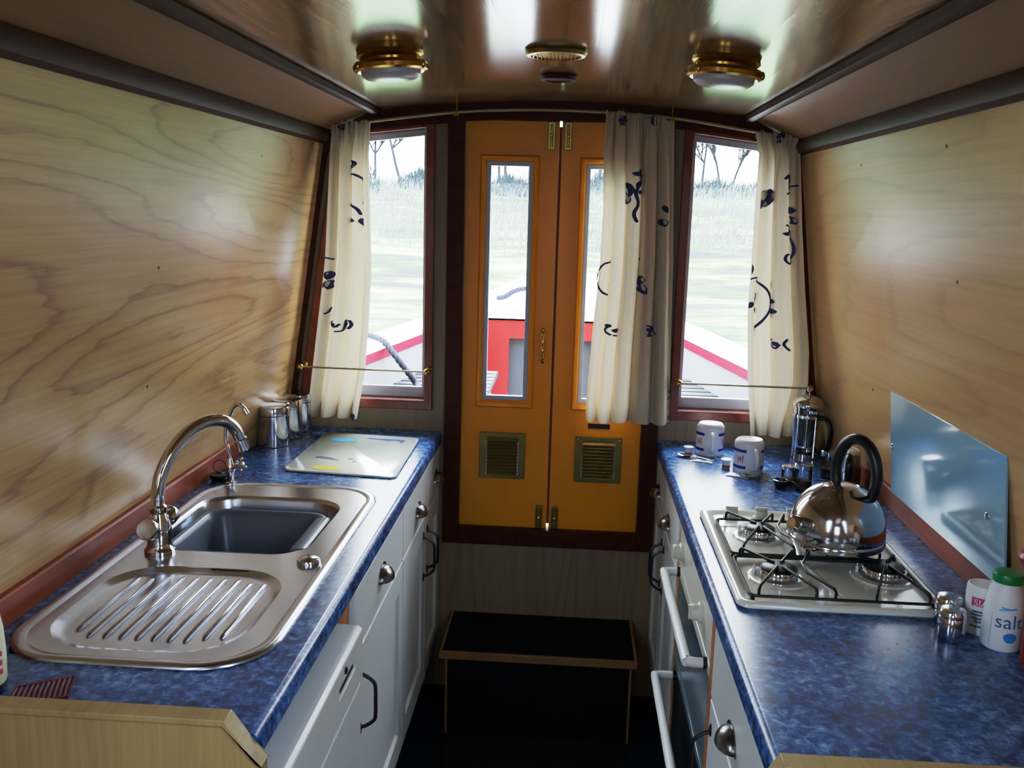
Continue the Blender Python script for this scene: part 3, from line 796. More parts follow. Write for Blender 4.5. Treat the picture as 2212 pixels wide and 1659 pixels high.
# ------------------------------------------------------------------ sink
t = thing('inset_sink', 'stainless steel inset sink with ribbed draining board', 'sink', (-.56, -1.04, CT))
SX0, SX1, SY0, SY1 = -.757, -.358, -1.482, -.602
def lp(x0, x1, y0, y1, r, z, n=8): return [(x, y, z) for x, y in rr(x0, x1, y0, y1, r, n)]
def sub(a, z, R=.105): return lp(SX0 + a, SX1 - a, SY0 + a, SY1 - a, R - a * .8, z)
BX0, BX1, BY0, BY1 = -.726, -.420, -1.045, -.702      # basin opening
DX0, DX1, DY0, DY1 = -.716, -.412, -1.440, -1.120      # drainer recess
m = M()
zp = CT + .0035
m.loft([sub(0, CT + .0004), sub(.001, CT + .004), sub(.005, CT + .0062), sub(.014, CT + .0062), sub(.021, zp)])
def hole_patch(m, outer, holes):
    bm = bmesh.new()
    for L in [outer] + holes:
        vs = [bm.verts.new(p) for p in L]
        for a, b in zip(vs, vs[1:] + vs[:1]): bm.edges.new((a, b))
    bmesh.ops.triangle_fill(bm, use_beauty=True, use_dissolve=False, edges=bm.edges[:])
    bm.verts.index_update()
    m.add([v.co.copy() for v in bm.verts], [[v.index for v in f.verts] for f in bm.faces]); bm.free()
b0 = lp(BX0, BX1, BY0, BY1, .075, zp); dr0 = lp(DX0, DX1, DY0, DY1, .095, zp)
hole_patch(m, sub(.021, zp), [b0, dr0])
def dl(a, z): return lp(DX0 + a, DX1 - a, DY0 + a, DY1 - a, .095 - a * .8, z)
m.loft([dr0, dl(.003, zp - .001), dl(.012, zp - .006), dl(.018, zp - .0072), dl(.024, zp - .0075)], False, True)
obj('sink_top', m, STEEL, t, angle=50)
m = M(); zr = zp - .0075
for k in range(10):
    x = -.672 + .0245 * k
    e0 = -1.150 - (.0 if 1 < k < 8 else .012); e1 = -1.395 + (.018 if k in (0, 9) else 0) + (.012 if k == 8 else 0)
    pts = [(x, e0, zr - .002), (x, e0 - .006, zr + .001), (x, e0 - .015, zr + .0022), (x, e1 + .015, zr + .0022), (x, e1 + .006, zr + .001), (x, e1, zr - .002)]
    m.tube(pts, [.001, .0028, .0036, .0036, .0028, .001], 10, flat=.85)
obj('drainer_ribs', m, STEELP, t)
m = M()
def bl(a, z): return lp(BX0 + a, BX1 - a, BY0 + a, BY1 - a, max(.03, .075 - a * .5), z)
m.loft([b0, bl(.003, zp - .002), bl(.006, zp - .008), bl(.012, .80), bl(.018, .765), bl(.035, .755)], False, True)
obj('basin', m, STEEL, t, angle=60)
m = M()
for i, x in enumerate([-.556, -.550, -.544, -.538, -.522, -.516, -.510, -.504]):
    m.box(x, x + .0032, -1.1235, -1.1215, zp - .0062, zp - .0012, Matrix.Rotation(math.radians(25), 3, 'X'))
m.ringprism([(-.562, zp - .0075), (-.494, zp - .0075), (-.494, zp), (-.562, zp)], [(-.560, zp - .0068), (-.496, zp - .0068), (-.496, zp - .0008), (-.560, zp - .0008)], 'xz', -1.1245, -1.1235)
obj('overflow_slots', m, DARKHOLE, t)
obj('waste_knob', M().lathe([(.021, 0), (.021, .004), (.019, .008), (.012, .0115), (0, .0125)], (-.402, -1.075, zp), (0, 0, 1), 28), STEELP, t)

# washing-up bowl standing in the basin
t = thing('washing_up_bowl', 'grey plastic washing-up bowl standing in the sink', 'bowl', (-.57, -.88, .757))
m = M()
def wl(a, z): return lp(-.700 + a, -.436 - a, -1.032 + a, -.772 - a, max(.02, .045 - a * .35), z)
zt = CT - .003
m.loft([wl(.045, .758), wl(.035, .760), wl(.012, zt - .012), wl(.002, zt - .010), wl(.0, zt - .004), wl(.003, zt), wl(.008, zt), wl(.013, zt - .004), wl(.017, zt - .012), wl(.040, .764), wl(.05, .7615)], True, True)
obj('bowl_shell', m, GREYPL, t, angle=60)
m = M(); m.loft([[(p[0], p[1], zt - .004 + dz) for p in rr(-.462 + a, -.430 - a, -1.0 + a, -.80 - a, .012 - a * .5, 5)] for a, dz in ((.002, -.006), (0, 0), (.002, .004), (.006, .0055))], True, True)
obj('grip_rim', m, GREYPL, t, angle=60)

# mixer tap
tx, ty = -.684, -1.056
t = thing('mixer_tap', 'chrome swan-neck mixer tap with two round handles behind the sink', 'tap', (tx, ty, CT + .004))
m = M(); z0 = CT + .0038
m.lathe([(.0, 0), (.027, 0), (.027, .006), (.022, .012), (.021, .02), (.023, .035), (.022, .05), (.016, .066), (.0135, .074), (.0155, .078), (.0155, .086), (.0125, .090), (0, .09)], (tx, ty, z0), (0, 0, 1), 28)
for s in (-1, 1):
    ax = Vector((.0, s * 1.0, .55)).normalized()
    m.lathe([(.014, 0), (.012, .02), (.010, .034)], (tx, ty, z0 + .032), ax, 18)
obj('tap_body', m, CHROME, t)
for s in (-1, 1):
    ax = Vector((0, s * 1.0, .55)).normalized()
    c = Vector((tx, ty, z0 + .032)) + ax * .032
    m = M(); V0 = len(m.v)
    m.lathe([(0, 0), (.010, 0), (.0165, .004), (.0185, .010), (.0195, .022), (.0175, .026), (0, .0275)], c, ax, 24)
    obj('tap_handle', m, CHROME, t)
dv = Vector((.545, .84, 0))
prf = [(0, .08), (0, .100), (.001, .115), (.010, .147), (.033, .183), (.068, .213), (.108, .226), (.144, .222), (.170, .203), (.182, .180), (.186, .168)]
P = cr([Vector((tx, ty, z0)) + dv * a + Vector((0, 0, b)) for a, b in prf], 6)
m = M(); m.tube(P, .0118, 16)
e0, e1 = P[-8], P[-1]; d = (e1 - e0).normalized()
m.lathe([(.0118, -.014), (.0138, -.012), (.0138, .010), (.012, .012), (.009, .011), (.009, .004), (0, .004)], e1, d, 20)
obj('spout', m, CHROME, t)

# small drinking-water tap
fx, fy = -.716, -.605
t = thing('filter_tap', 'small chrome drinking-water tap with cross handle in the worktop corner', 'tap', (fx, fy, CT))
m = M(); m.lathe([(0, 0), (.013, 0), (.013, .003), (.008, .006), (.008, .02), (.0105, .028), (.012, .036), (.009, .046), (.006, .056), (.005, .06), (0, .06)], (fx, fy, CT), (0, 0, 1), 20)
m.tube([(fx, fy, CT + .034), (fx + .02, fy - .004, CT + .044)], .0065, 12)
obj('tap_body', m, CHROME, t)
m = M(); P = cr([(fx, fy, CT + .055), (fx - .003, fy, CT + .08), (fx - .008, fy, CT + .10), (fx - .006, fy, CT + .133), (fx + .004, fy, CT + .164), (fx + .017, fy, CT + .185), (fx + .031, fy, CT + .183), (fx + .043, fy, CT + .165)], 6)
m.tube(P, .0048, 12); m.tube([P[-1] - (P[-1] - P[-3]).normalized() * .014, P[-1]], .0062, 12)
obj('spout', m, CHROME, t)
m = M(); hc = Vector((fx + .028, fy - .005, CT + .047)); ax = Vector((.9, -.2, .43)).normalized()
a1 = ax.orthogonal().normalized(); a2 = ax.cross(a1)
m.lathe([(.0, -.008), (.006, -.008), (.006, .004), (.004, .007), (0, .008)], hc, ax, 14)
for v in (a1, -a1, a2, -a2):
    m.tube([hc, hc + v * .013], .0026, 8); m.ell(hc + v * .015, .0038, 10, 8)
obj('cross_handle', m, CHROME, t)

# plug with a ring
t = thing('sink_plug', 'black rubber sink plug with wire ring lying behind the sink', 'plug', (-.757, -.585, CT))
obj('plug_body', M().lathe([(0, 0), (.018, 0), (.021, .004), (.024, .012), (.024, .016), (.008, .018), (.006, .022), (0, .023)], (-.748, -.585, CT), (0, 0, 1), 24), BLACK, t)
m = M(); cc = Vector((-.748, -.585, CT + .034))
m.tube([cc + Vector((.0155 * math.cos(2 * PI * k / 24), .002 * math.sin(2 * PI * k / 24), .0135 * math.sin(2 * PI * k / 24))) for k in range(24)], .0012, 8, True)
obj('plug_ring', m, IRON, t)

# canisters
for (x, y), lab in (((-.731, -.238), 'nearest of the three steel storage canisters, beside the small tap'), ((-.724, -.143), 'middle one of the three steel storage canisters'), ((-.717, -.052), 'farthest of the three steel storage canisters, in the corner under the curtain')):
    t = thing('canister', lab, 'canister', (x, y, CT), 'steel storage canisters')
    obj('canister_body', M().lathe([(0, 0), (.040, 0), (.042, .002), (.042, .083), (.040, .085), (0, .085)], (x, y, CT), (0, 0, 1), 36), STEELP, t)
    obj('canister_lid', M().lathe([(.0405, .0852), (.0432, .086), (.0435, .104), (.042, .107), (.036, .1085), (.034, .1075), (0, .1075)], (x, y, CT), (0, 0, 1), 36), STEELP, t)

# chopping board with printed pictures
t = thing('chopping_board', 'white glass chopping board with pale blue and yellow pictures', 'chopping board', (-.49, -.3, CT))
BX = [(-.630, -.487), (-.626, -.096), (-.355, -.118), (-.350, -.515)]
def bq(u, v, z=0):
    a = Vector(BX[0]).lerp(Vector(BX[3]), u); b = Vector(BX[1]).lerp(Vector(BX[2]), u); p = a.lerp(b, v)
    return (p.x, p.y, CT + .0062 + z)
m = M()
lo = rr(0, 1, 0, 1, .06, 6)
def brd(a, z): return [(lambda q: (q[0], q[1], z))(bq(.5 + (u - .5) * a, .5 + (v - .5) * a)) for u, v in lo]
m.loft([brd(.985, CT), brd(1, CT + .0015), brd(1, CT + .005), brd(.99, CT + .006)], True, True)
obj('board_plate', m, BOARDM, t, angle=50)
def blob(pts, mat, nm):
    m = M(); V = [bq(u, v, .0003) for u, v in pts]
    m.add(V, [list(range(len(V)))]); obj(nm, m, mat, t, smooth=False, fixn=False)
def el(cu, cv, ru, rv, n=24, wob=.1): return [(cu + ru * (1 + wob * math.sin(3 * 2 * PI * k / n)) * math.cos(2 * PI * k / n), cv + rv * math.sin(2 * PI * k / n)) for k in range(n)]
blob(el(.26, .80, .14, .055), SKYP, 'blue_picture')
blob(el(.36, .085, .13, .05), YELP, 'yellow_picture')
blob([(.17, .30), (.17, .335), (.22, .345), (.27, .33), (.30, .335), (.36, .30), (.40, .29), (.40, .27), (.33, .28), (.24, .305)], GREYP, 'grey_picture')
blob(el(.55, .27, .017, .03), GREYP, 'grey_picture')
blob(el(.50, .325, .03, .014), GREYP, 'grey_picture')
blob([(.47, .885), (.50, .90), (.60, .89), (.72, .90), (.80, .905), (.86, .90), (.88, .86), (.84, .80), (.83, .85), (.76, .865), (.70, .85), (.62, .872), (.52, .87)], NAVY, 'navy_picture')

# ------------------------------------------------------------------ hob
HX0, HX1, HY0, HY1 = .343, .692, -1.176, -.664
t = thing('gas_hob', 'white four-burner gas hob with black wire pan supports', 'hob', (.52, -.92, CT))
def hl(a, z, r=.022): return [(x, y, z) for x, y in rr(HX0 + a, HX1 - a, HY0 + a, HY1 - a, max(.006, r - a * .3), 6)]
m = M()
m.loft([hl(.004, CT + .0003), hl(.0, CT + .004), hl(.001, CT + .010), hl(.005, CT + .013), hl(.012, CT + .0125), hl(.020, CT + .0085), hl(.026, CT + .006), hl(.030, CT + .0055)], False, True)
# pressed rib between the two halves of the pan
m.tube(cr([(.512, -.775, CT + .005), (.508, -.86, CT + .005), (.50, -.95, CT + .005), (.512, -1.04, CT + .005), (.522, -1.12, CT + .004)], 6), .006, 8, flat=.45)
hobtray = obj('hob_tray', m, ENAM, t, angle=50)
HP = CT + .0056
BUR = [(.436, -1.040, .033), (.629, -1.010, .036), (.444, -.822, .030), (.600, -.800, .034)]
for bx, by, r in BUR:
    o = obj('burner', M().lathe([(0, 0), (r + .022, 0), (r + .020, .003), (r + .010, .0045), (r + .006, .003), (r + .004, .002), (0, .002)], (bx, by, HP), (0, 0, 1), 36), ENAM, t)
    m = M(); m.lathe([(r, .002), (r + .001, .013), (r - .001, .018), (0, .018)], (bx, by, HP), (0, 0, 1), 36)
    for k in range(20):
        a = 2 * PI * k / 20
        m.box(bx + (r + .0003) - .001, bx + (r + .0003) + .0015, by - .0012, by + .0012, HP + .005, HP + .016, Matrix.Rotation(a, 3, 'Z'), (bx, by, HP))
    obj('flame_ring', m, CHROME, o)
    obj('burner_cap', M().lathe([(r - .002, .0182), (r - .001, .0205), (r - .006, .0235), (0, .0245)], (bx, by, HP), (0, 0, 1), 32), BLKM, o)
    obj('spark_pin', M().lathe([(.003, 0), (.003, .014), (.0012, .015), (.0012, .02), (0, .0205)], (bx - r - .008, by + .012, HP), (0, 0, 1), 12), WHITEPL, o)
def support(y0, y1, burners):
    x0, x1 = .368, .672
    m = M(); zl = HP + .009; zh = CT + .0315; R = .0026
    m.tube([(x, y, zl) for x, y in rr(x0, x1, y0, y1, .012, 4)], R, 8, True)
    for bx, by, r in burners:
        for px in (max(x0 + .012, bx - .055), min(x1 - .012, bx + .040)):
            for py in (y0, y1):
                d = Vector((bx - px, by - py, 0)); e = Vector((bx, by, 0)) - d.normalized() * .013
                m.tube([(px, py, zl), (px, py, zh - .005), (px + d.x * .03, py + d.y * .03, zh - .001), (px + d.x * .07, py + d.y * .07, zh), (e.x, e.y, zh), (e.x, e.y, zh - .006)], R, 8)
    for px in (.507,):
        yc = (y0 + y1) / 2
        m.tube([(px, y0, zl), (px, y0, zh - .004), (px - .002, y0 + .005, zh), (px - .03, yc - .02, zh), (px - .03, yc + .02, zh), (px - .002, y1 - .005, zh), (px, y1, zh - .004), (px, y1, zl)], R, 8)
    for cx in (x0 + .004, x1 - .004):
        for cy in (y0 + .004, y1 - .004):
            m.lathe([(.0035, 0), (.0035, .010), (0, .011)], (cx, cy, HP), (0, 0, 1), 8)
    obj('pan_support', m, BLKM, t)
support(-1.148, -.962, [BUR[0], BUR[1]])
support(-.948, -.745, [BUR[2], BUR[3]])
for x in (.408, .470, .535, .597):
    y = -.700
    m = M(); m.lathe([(.0175, 0), (.0175, .003), (.0140, .005), (.0130, .016), (.0115, .018), (0, .018)], (x, y, HP), (0, 0, 1), 24); m.box(x - .0125, x + .0125, y - .0035, y + .0035, HP + .016, HP + .024)
    obj('control_knob', m, CREAMP, t, bevel=.001)

# ------------------------------------------------------------------ kettle
K = Vector((.567, -.915, CT + .0345))
t = thing('kettle', 'polished steel whistling kettle with a black loop handle, standing on the hob', 'kettle', K)
m = M()
m.lathe([(0, 0), (.082, 0), (.0875, .003), (.0885, .010), (.0875, .014), (.0862, .016), (.0872, .019), (.0872, .030), (.0862, .042), (.0832, .056), (.0780, .070), (.0705, .083), (.0610, .0945), (.0490, .104), (.034, .111), (.0330, .1125), (.0315, .1115)], K, (0, 0, 1), 56)
m.lathe([(.0315, .1112), (.024, .1142), (.010, .1162), (0, .1165)], K, (0, 0, 1), 40)
obj('kettle_body', m, STEELP, t, angle=40)
m = M(); dr = Vector((.55, -.83, 0)).normalized(); C0 = K + Vector((.026, .0, .135))
P = []
for k in range(33):
    a = math.radians(-62 + (304 * k / 32))
    P.append(C0 + dr * (.047 * math.cos(a)) + Vector((0, 0, .066 * math.sin(a))))
m.tube(P, [.0105 if 3 < k < 30 else .0085 for k in range(33)], 16)
obj('loop_handle', m, BLACK, t)
m = M(); sd = Vector((-.86, -.5, 0)).normalized()
p0 = K + sd * .070 + Vector((0, 0, .040)); p1 = K + sd * .107 + Vector((0, 0, .050))
m.tube([p0, p0.lerp(p1, .6), p1], [.019, .0155, .0145], 18)
o = obj('spout', m, STEELP, t)
m = M(); m.lathe([(.0145, -.004), (.0158, -.002), (.0158, .005), (.011, .009), (0, .0095)], p1, (p1 - p0), 20)
obj('spout_cap', m, CHROME, o)

# ------------------------------------------------------------------ mugs and hospitality things
def patch(m, c, r, z0, z1, a0, a1, n=10, off=.0005, taper=0):
    V = []
    for k in range(n + 1):
        a = math.radians(a0 + (a1 - a0) * k / n)
        for z in (z0, z1): V.append((c[0] + (r + off) * math.cos(a), c[1] + (r + off) * math.sin(a), c[2] + z))
    m.add(V, [(2 * k, 2 * k + 2, 2 * k + 3, 2 * k + 1) for k in range(n)])
def wraptext(m, txt, size, c, rfun, zc, ac, off=.0007):
    V, F = text_mb(txt, size)
    W = []
    for p in V:
        z = zc + p.y; r = rfun(z) + off; a = math.radians(ac) + p.x / r
        W.append((c[0] + r * math.cos(a), c[1] + r * math.sin(a), c[2] + z))
    m.add(W, F)
def mug(x, y, ha, lab):
    c = (x, y, CT); h = .0845; R = .0375
    t = thing('mug', lab, 'mug', c, 'upturned printed mugs')
    m = M()
    m.lathe([(R - .003, .002), (R - .003, .001), (R - .0005, 0), (R, .002), (R, h - .012), (R - .0015, h - .006), (R - .005, h - .002), (R - .007, h), (R - .0085, h - .0005), (R - .010, h - .002), (0, h - .002)], c, (0, 0, 1), 44)
    obj('mug_body', m, CHINA, t, angle=50)
    a = math.radians(ha); d = Vector((math.cos(a), math.sin(a), 0)); C = Vector(c)
    P = cr([C + d * (R - .002) + Vector((0, 0, .014)), C + d * (R + .014) + Vector((0, 0, .016)), C + d * (R + .023) + Vector((0, 0, .030)), C + d * (R + .023) + Vector((0, 0, .048)), C + d * (R + .012) + Vector((0, 0, .062)), C + d * (R - .002) + Vector((0, 0, .065))], 6)
    m = M(); m.tube(P, .0055, 12, flat=.8)
    obj('mug_handle', m, CHINA, t)
    for s in (-1, 1):
        for z in (.013, .055):
            m = M(); a0, a1 = sorted((ha + s * 30, ha + s * 112)); patch(m, c, R, z, z + .0075, a0, a1, 14)
            obj('navy_band', m, NAVY, t, fixn=False)
    for s, da in ((-1, 52), (1, 66)):
        m = M(); ac = ha + s * da
        for k in range(3):
            q = ac + (k - 1) * 9
            patch(m, c, R, .028 + .003 * (k % 2), .044 + .002 * k, q - 1.6, q + 1.6, 2)
            patch(m, c, R, .036, .039, q - 4, q + 1, 2)
        obj('red_motif', m, REDP, t, fixn=False)
mug(.440, -.130, -92, 'upturned white mug with navy bands, the one nearer the doors')
mug(.514, -.298, -80, 'upturned white mug with navy bands, the one nearer the hob')
def creamer(x, y, lab):
    c = (x, y, CT)
    t = thing('creamer_pot', lab, 'milk pot', c, 'little milk pots')
    obj('pot', M().lathe([(0, 0), (.0088, 0), (.0115, .016), (.0118, .021), (.0134, .0215), (.0134, .0228), (0, .0226)], c, (0, 0, 1), 24), WHITEPL, t)
    m = M(); patch(m, c, .0094, .002, .008, 180, 360, 16, .0012)
    obj('red_band', m, REDP, t, fixn=False)
creamer(.381, -.158, 'little white milk pot with a red band beside the mug nearer the doors')
creamer(.463, -.275, 'little white milk pot with a red band beside the mug nearer the hob')
def sachet(x, y, z, L, W, H, rot, mat, lab, band):
    c = (x, y, z)
    t = thing('sachet', lab, 'sachet', c, 'drink sachets')
    R = Matrix.Rotation(math.radians(rot), 3, 'Z')
    m = M()
    lo = []
    for s, hh in ((0, .0006), (.06, .0012), (.14, H * .75), (.3, H), (.7, H), (.86, H * .75), (.94, .0012), (1, .0006)):
        xx = (s - .5) * L
        lo.append([Vector(c) + R @ Vector(p) for p in ((xx, -W / 2, .0003), (xx, W / 2, .0003), (xx, W / 2, .0003 + hh * .5), (xx, W * .25, .0003 + hh), (xx, -W * .25, .0003 + hh), (xx, -W / 2, .0003 + hh * .5))])
    m.loft(lo, True, True)
    obj('packet', m, WHITEPL, t, angle=60)
    m = M(); V = [Vector(c) + R @ Vector(p) for p in ((-L * .05, -W * .25, H + .0008), (L * .2, -W * .25, H + .0008), (L * .2, W * .25, H + .0008), (-L * .05, W * .25, H + .0008))]
    m.add(V, [(0, 1, 2, 3)]); obj('print_band', m, band, t, smooth=False, fixn=False)
sachet(.408, -.222, CT, .058, .022, .004, -18, WHITEPL, 'white and green drink sachet in front of the mug nearer the doors', GREENP)
sachet(.478, -.352, CT, .060, .024, .006, -22, WHITEPL, 'white drink sachet in front of the mug nearer the hob', SKYP)
sachet(.392, -.206, CT + .0046, .020, .016, .006, 40, WHITEPL, 'tiny white sugar sachet lying on the green sachet', PINKP)
def spoon(x, y, rot, L, lab):
    t = thing('teaspoon', lab, 'spoon', (x, y, CT), 'teaspoons by the mugs')
    R = Matrix.Rotation(math.radians(rot), 3, 'Z'); c = Vector((x, y, CT))
    m = M()
    def S(u, v):
        a = 2 * PI * u; r = v
        px, py = .018 * r * math.cos(a), .012 * r * math.sin(a) * (1 - .15 * math.cos(a))
        return c + R @ Vector((px, py, .001 + .005 * r * r))
    m.grid(S, 24, 6)
    obj('spoon_bowl', m, CHROME, t, angle=80, fixn=False)
    m = M(); P = cr([(.015, 0, .005), (.03, 0, .008), (.05, 0, .006), (L, 0, .003)], 5)
    m.tube([c + R @ p for p in P], [.0016 + .0022 * k / (len(P) - 1) for k in range(len(P))], 8, flat=.4)
    obj('spoon_handle', m, CHROME, t)
spoon(.366, -.182, -30, .085, 'chrome teaspoon at the worktop edge beside the mug nearer the doors')
spoon(.500, -.362, -10, .05, 'chrome teaspoon beside the mug nearer the hob')

# cafetiere
c = Vector((.698, -.118, CT))
t = thing('cafetiere', 'tall glass cafetiere with chrome frame and black handle', 'cafetiere', c)
m = M(); m.lathe([(.0375, .008), (.0375, .135), (.0390, .140)], c, (0, 0, 1), 36); m.lathe([(0, .008), (.0375, .008)], c, (0, 0, 1), 36)
obj('glass_beaker', m, VESSEL, t)
m = M(); m.lathe([(.039, .0), (.0395, .0), (.0395, .012), (.0385, .012)], c, (0, 0, 1), 36); m.lathe([(0, .003), (.038, .003), (.038, .007), (0, .007)], c, (0, 0, 1), 36)
m.lathe([(.0385, .110), (.0395, .110), (.0395, .118), (.0385, .118)], c, (0, 0, 1), 36)
for k in range(4):
    a = math.radians(20 + 90 * k); q = Vector((.0392 * math.cos(a), .0392 * math.sin(a), 0))
    m.tube([c + q + Vector((0, 0, .004)), c + q + Vector((0, 0, .116))], .0022, 8)
obj('chrome_frame', m, CHROME, t)
o = obj('lid', M().lathe([(.040, .138), (.041, .142), (.0405, .148), (.034, .158), (.022, .165), (.006, .168), (0, .168)], c, (0, 0, 1), 36), CHROME, t)
m = M(); m.lathe([(.0018, .012), (.0018, .176), (.005, .178), (.0075, .184), (.005, .190), (0, .191)], c, (0, 0, 1), 16); m.lathe([(.036, .030), (.036, .034), (0, .034)], c, (0, 0, 1), 32)
obj('plunger', m, CHROME, o)
m = M(); hd = Vector((.62, -.78, 0)); P = cr([c + hd * .039 + Vector((0, 0, .112)), c + hd * .060 + Vector((0, 0, .114)), c + hd * .074 + Vector((0, 0, .095)), c + hd * .076 + Vector((0, 0, .060)), c + hd * .066 + Vector((0, 0, .030)), c + hd * .040 + Vector((0, 0, .022))], 6)
m.tube(P, .0085, 12, flat=.75)
obj('jug_handle', m, BLACK, t)
# domed jar behind the cafetiere
c = Vector((.713, -.040, CT))
t = thing('storage_jar', 'clear glass jar with a round domed lid in the corner behind the cafetiere', 'jar', c)
obj('jar_body', M().lathe([(0, .001), (.020, .001), (.0225, .004), (.0225, .125), (.021, .130)], c, (0, 0, 1), 32), VESSEL, t)
obj('domed_lid', M().lathe([(.0235, .128), (.0245, .134), (.023, .146), (.0175, .156), (.009, .162), (0, .164)], c, (0, 0, 1), 32), STEEL, t)
# small glass jars with steel tops
for (x, y, r, h), lab in (((.590, -.405, .0155, .046), 'small clear glass spice jar with steel lid, leftmost of the cluster behind the kettle'), ((.618, -.440, .0205, .062), 'small clear glass spice jar with steel lid, middle of the cluster behind the kettle'), ((.705, -.330, .0190, .070), 'slim clear glass spice jar with steel lid beside the steel coffee pot')):
    c = Vector((x, y, CT))
    t = thing('spice_jar', lab, 'jar', c, 'glass spice jars behind the kettle')
    obj('jar_body', M().lathe([(0, .001), (r * .9, .001), (r, .003), (r, h * .82), (r * .96, h * .84)], c, (0, 0, 1), 28), VESSEL, t)
    obj('jar_lid', M().lathe([(r * 1.03, h * .82), (r * 1.05, h * .97), (r * .95, h), (0, h)], c, (0, 0, 1), 28), CHROME, t)
    m = M(); m.lathe([(0, .002), (r * .9, .002), (r * .9, h * .35), (0, h * .36)], c, (0, 0, 1), 24)
    obj('jar_contents', m, pm('dried_spice', (70, 58, 52), .9, var=.4, vscale=300), t)
# coffee scoop
c = Vector((.566, -.438, CT))
t = thing('coffee_scoop', 'small dark cupped scoop with chrome handle in front of the spice jars', 'scoop', c)
obj('scoop_cup', M().lathe([(0, 0), (.012, 0), (.0165, .018), (.0165, .020), (.015, .019), (.011, .003), (0, .003)], c, (0, 0, 1), 26), BLACK, t)
obj('scoop_rim', M().tube([c + Vector((.0168 * math.cos(2 * PI * k / 28), .0168 * math.sin(2 * PI * k / 28), .0195)) for k in range(28)], .0014, 8, True), CHROME, t)
m = M(); P = cr([c + Vector((.016, -.002, .019)), c + Vector((.028, -.012, .018)), c + Vector((.050, -.034, .006))], 6)
m.tube(P, .0028, 8, flat=.6); obj('scoop_handle', m, CHROME, t)
# steel coffee pot behind the kettle
c = Vector((.730, -.395, CT))
t = thing('coffee_pot', 'small steel coffee pot with a black handle, seen through the kettle handle', 'coffee pot', c)
obj('pot_body', M().lathe([(0, 0), (.034, 0), (.0355, .003), (.0335, .045), (.030, .078), (.0315, .083), (.030, .085)], c, (0, 0, 1), 32), STEELP, t)
obj('pot_lid', M().lathe([(.0305, .084), (.028, .092), (.014, .098), (.006, .0995), (.006, .104), (.009, .108), (.006, .113), (0, .114)], c, (0, 0, 1), 32), CHROME, t)
m = M(); hd = Vector((-.2, -.98, 0)).normalized()
P = cr([c + hd * .031 + Vector((0, 0, .078)), c + hd * .050 + Vector((0, 0, .084)), c + hd * .064 + Vector((0, 0, .066)), c + hd * .060 + Vector((0, 0, .036)), c + hd * .052 + Vector((0, 0, .018))], 6)
m.tube(P, [.006 + .0035 * math.sin(PI * k / (len(P) - 1)) for k in range(len(P))], 12); obj('pot_handle', m, BLACK, t)

# ------------------------------------------------------------------ near right cluster
for (x, y), lab in (((.672, -1.192), 'small polished steel shaker, the one tucked behind its twin'), ((.657, -1.246), 'small polished steel shaker, the front one of the pair')):
    c = Vector((x, y, CT))
    t = thing('shaker', lab, 'shaker', c, 'steel salt and pepper shakers')
    obj('shaker_body', M().lathe([(0, 0), (.020, 0), (.0212, .002), (.0212, .038), (.0205, .039)], c, (0, 0, 1), 36), STEELP, t)
    m = M(); m.lathe([(.0205, .0392), (.0212, .0402), (.0209, .0455), (.0185, .0495), (.013, .0512), (0, .0518)], c, (0, 0, 1), 36)
    o = obj('shaker_cap', m, STEELP, t)
    m = M()
    for k in range(5):
        a = 2 * PI * k / 5; m.lathe([(.0011, 0), (.0011, .0006), (0, .0007)], c + Vector((.006 * math.cos(a), .006 * math.sin(a), .0511)), (0, 0, 1), 8)
    obj('shaker_holes', m, DARKHOLE, o)
c = Vector((.725, -1.262, CT))
CAMA = math.degrees(math.atan2(-2.664 + 1.262, .05 - .725))
t = thing('salt_bottle', 'white plastic salt bottle with a green cap and blue lettering', 'salt bottle', c)
prof = [(0, 0), (.024, 0), (.0275, .003), (.029, .012), (.0292, .040), (.0285, .060), (.0265, .078), (.0235, .092), (.0205, .102), (.0205, .106), (0, .106)]
obj('bottle_body', M().lathe(prof, c, (0, 0, 1), 44), WHITEPL, t)
obj('cap', M().lathe([(.0215, .1055), (.0218, .117), (.0205, .1195), (.015, .1205), (0, .1205)], c, (0, 0, 1), 36), GREENP, t)
def rf(z):
    for (r0, z0), (r1, z1) in zip(prof[1:], prof[2:]):
        if z0 <= z <= z1 and z1 > z0: return r0 + (r1 - r0) * (z - z0) / (z1 - z0)
    return .029
m = M(); wraptext(m, 'salt', .030, c, rf, .050, CAMA + 18)
obj('lettering', m, pm('blue_lettering', (70, 110, 160), .4), t, smooth=False, fixn=False)
m = M(); n = 20
V = [(0, 0)] + [(.0095 * math.cos(2 * PI * k / n) * (1 + .08 * math.sin(6 * PI * k / n)), .008 * math.sin(2 * PI * k / n)) for k in range(n)]
W = []
for px, pz in V:
    z = .026 + pz; r = rf(z) + .0007; a = math.radians(CAMA + 24) + px / r; W.append((c.x + r * math.cos(a), c.y + r * math.sin(a), c.z + z))
m.add(W, [(0, 1 + k, 1 + (k + 1) % n) for k in range(n)]); obj('blue_emblem', m, BLUEP, t, smooth=False, fixn=False)
m = M()
for z0, z1, a0, a1 in ((.071, .0735, -8, 24), (.0665, .069, -14, 36)):
    V = []
    for k in range(9):
        a = math.radians(CAMA + a0 + (a1 - a0) * k / 8); dz = .004 * k / 8 * (1 if z0 < .07 else -.6)
        for z in (z0 + dz, z1 + dz): r = rf(z) + .0007; V.append((c.x + r * math.cos(a), c.y + r * math.sin(a), c.z + z))
    m.add(V, [(2 * k, 2 * k + 2, 2 * k + 3, 2 * k + 1) for k in range(8)])
V = []
for k in range(9):
    z = .012 + .05 * k / 8
    for a in (-32, -31): r = rf(z) + .0007; q = math.radians(CAMA + a); V.append((c.x + r * math.cos(q), c.y + r * math.sin(q), c.z + z))
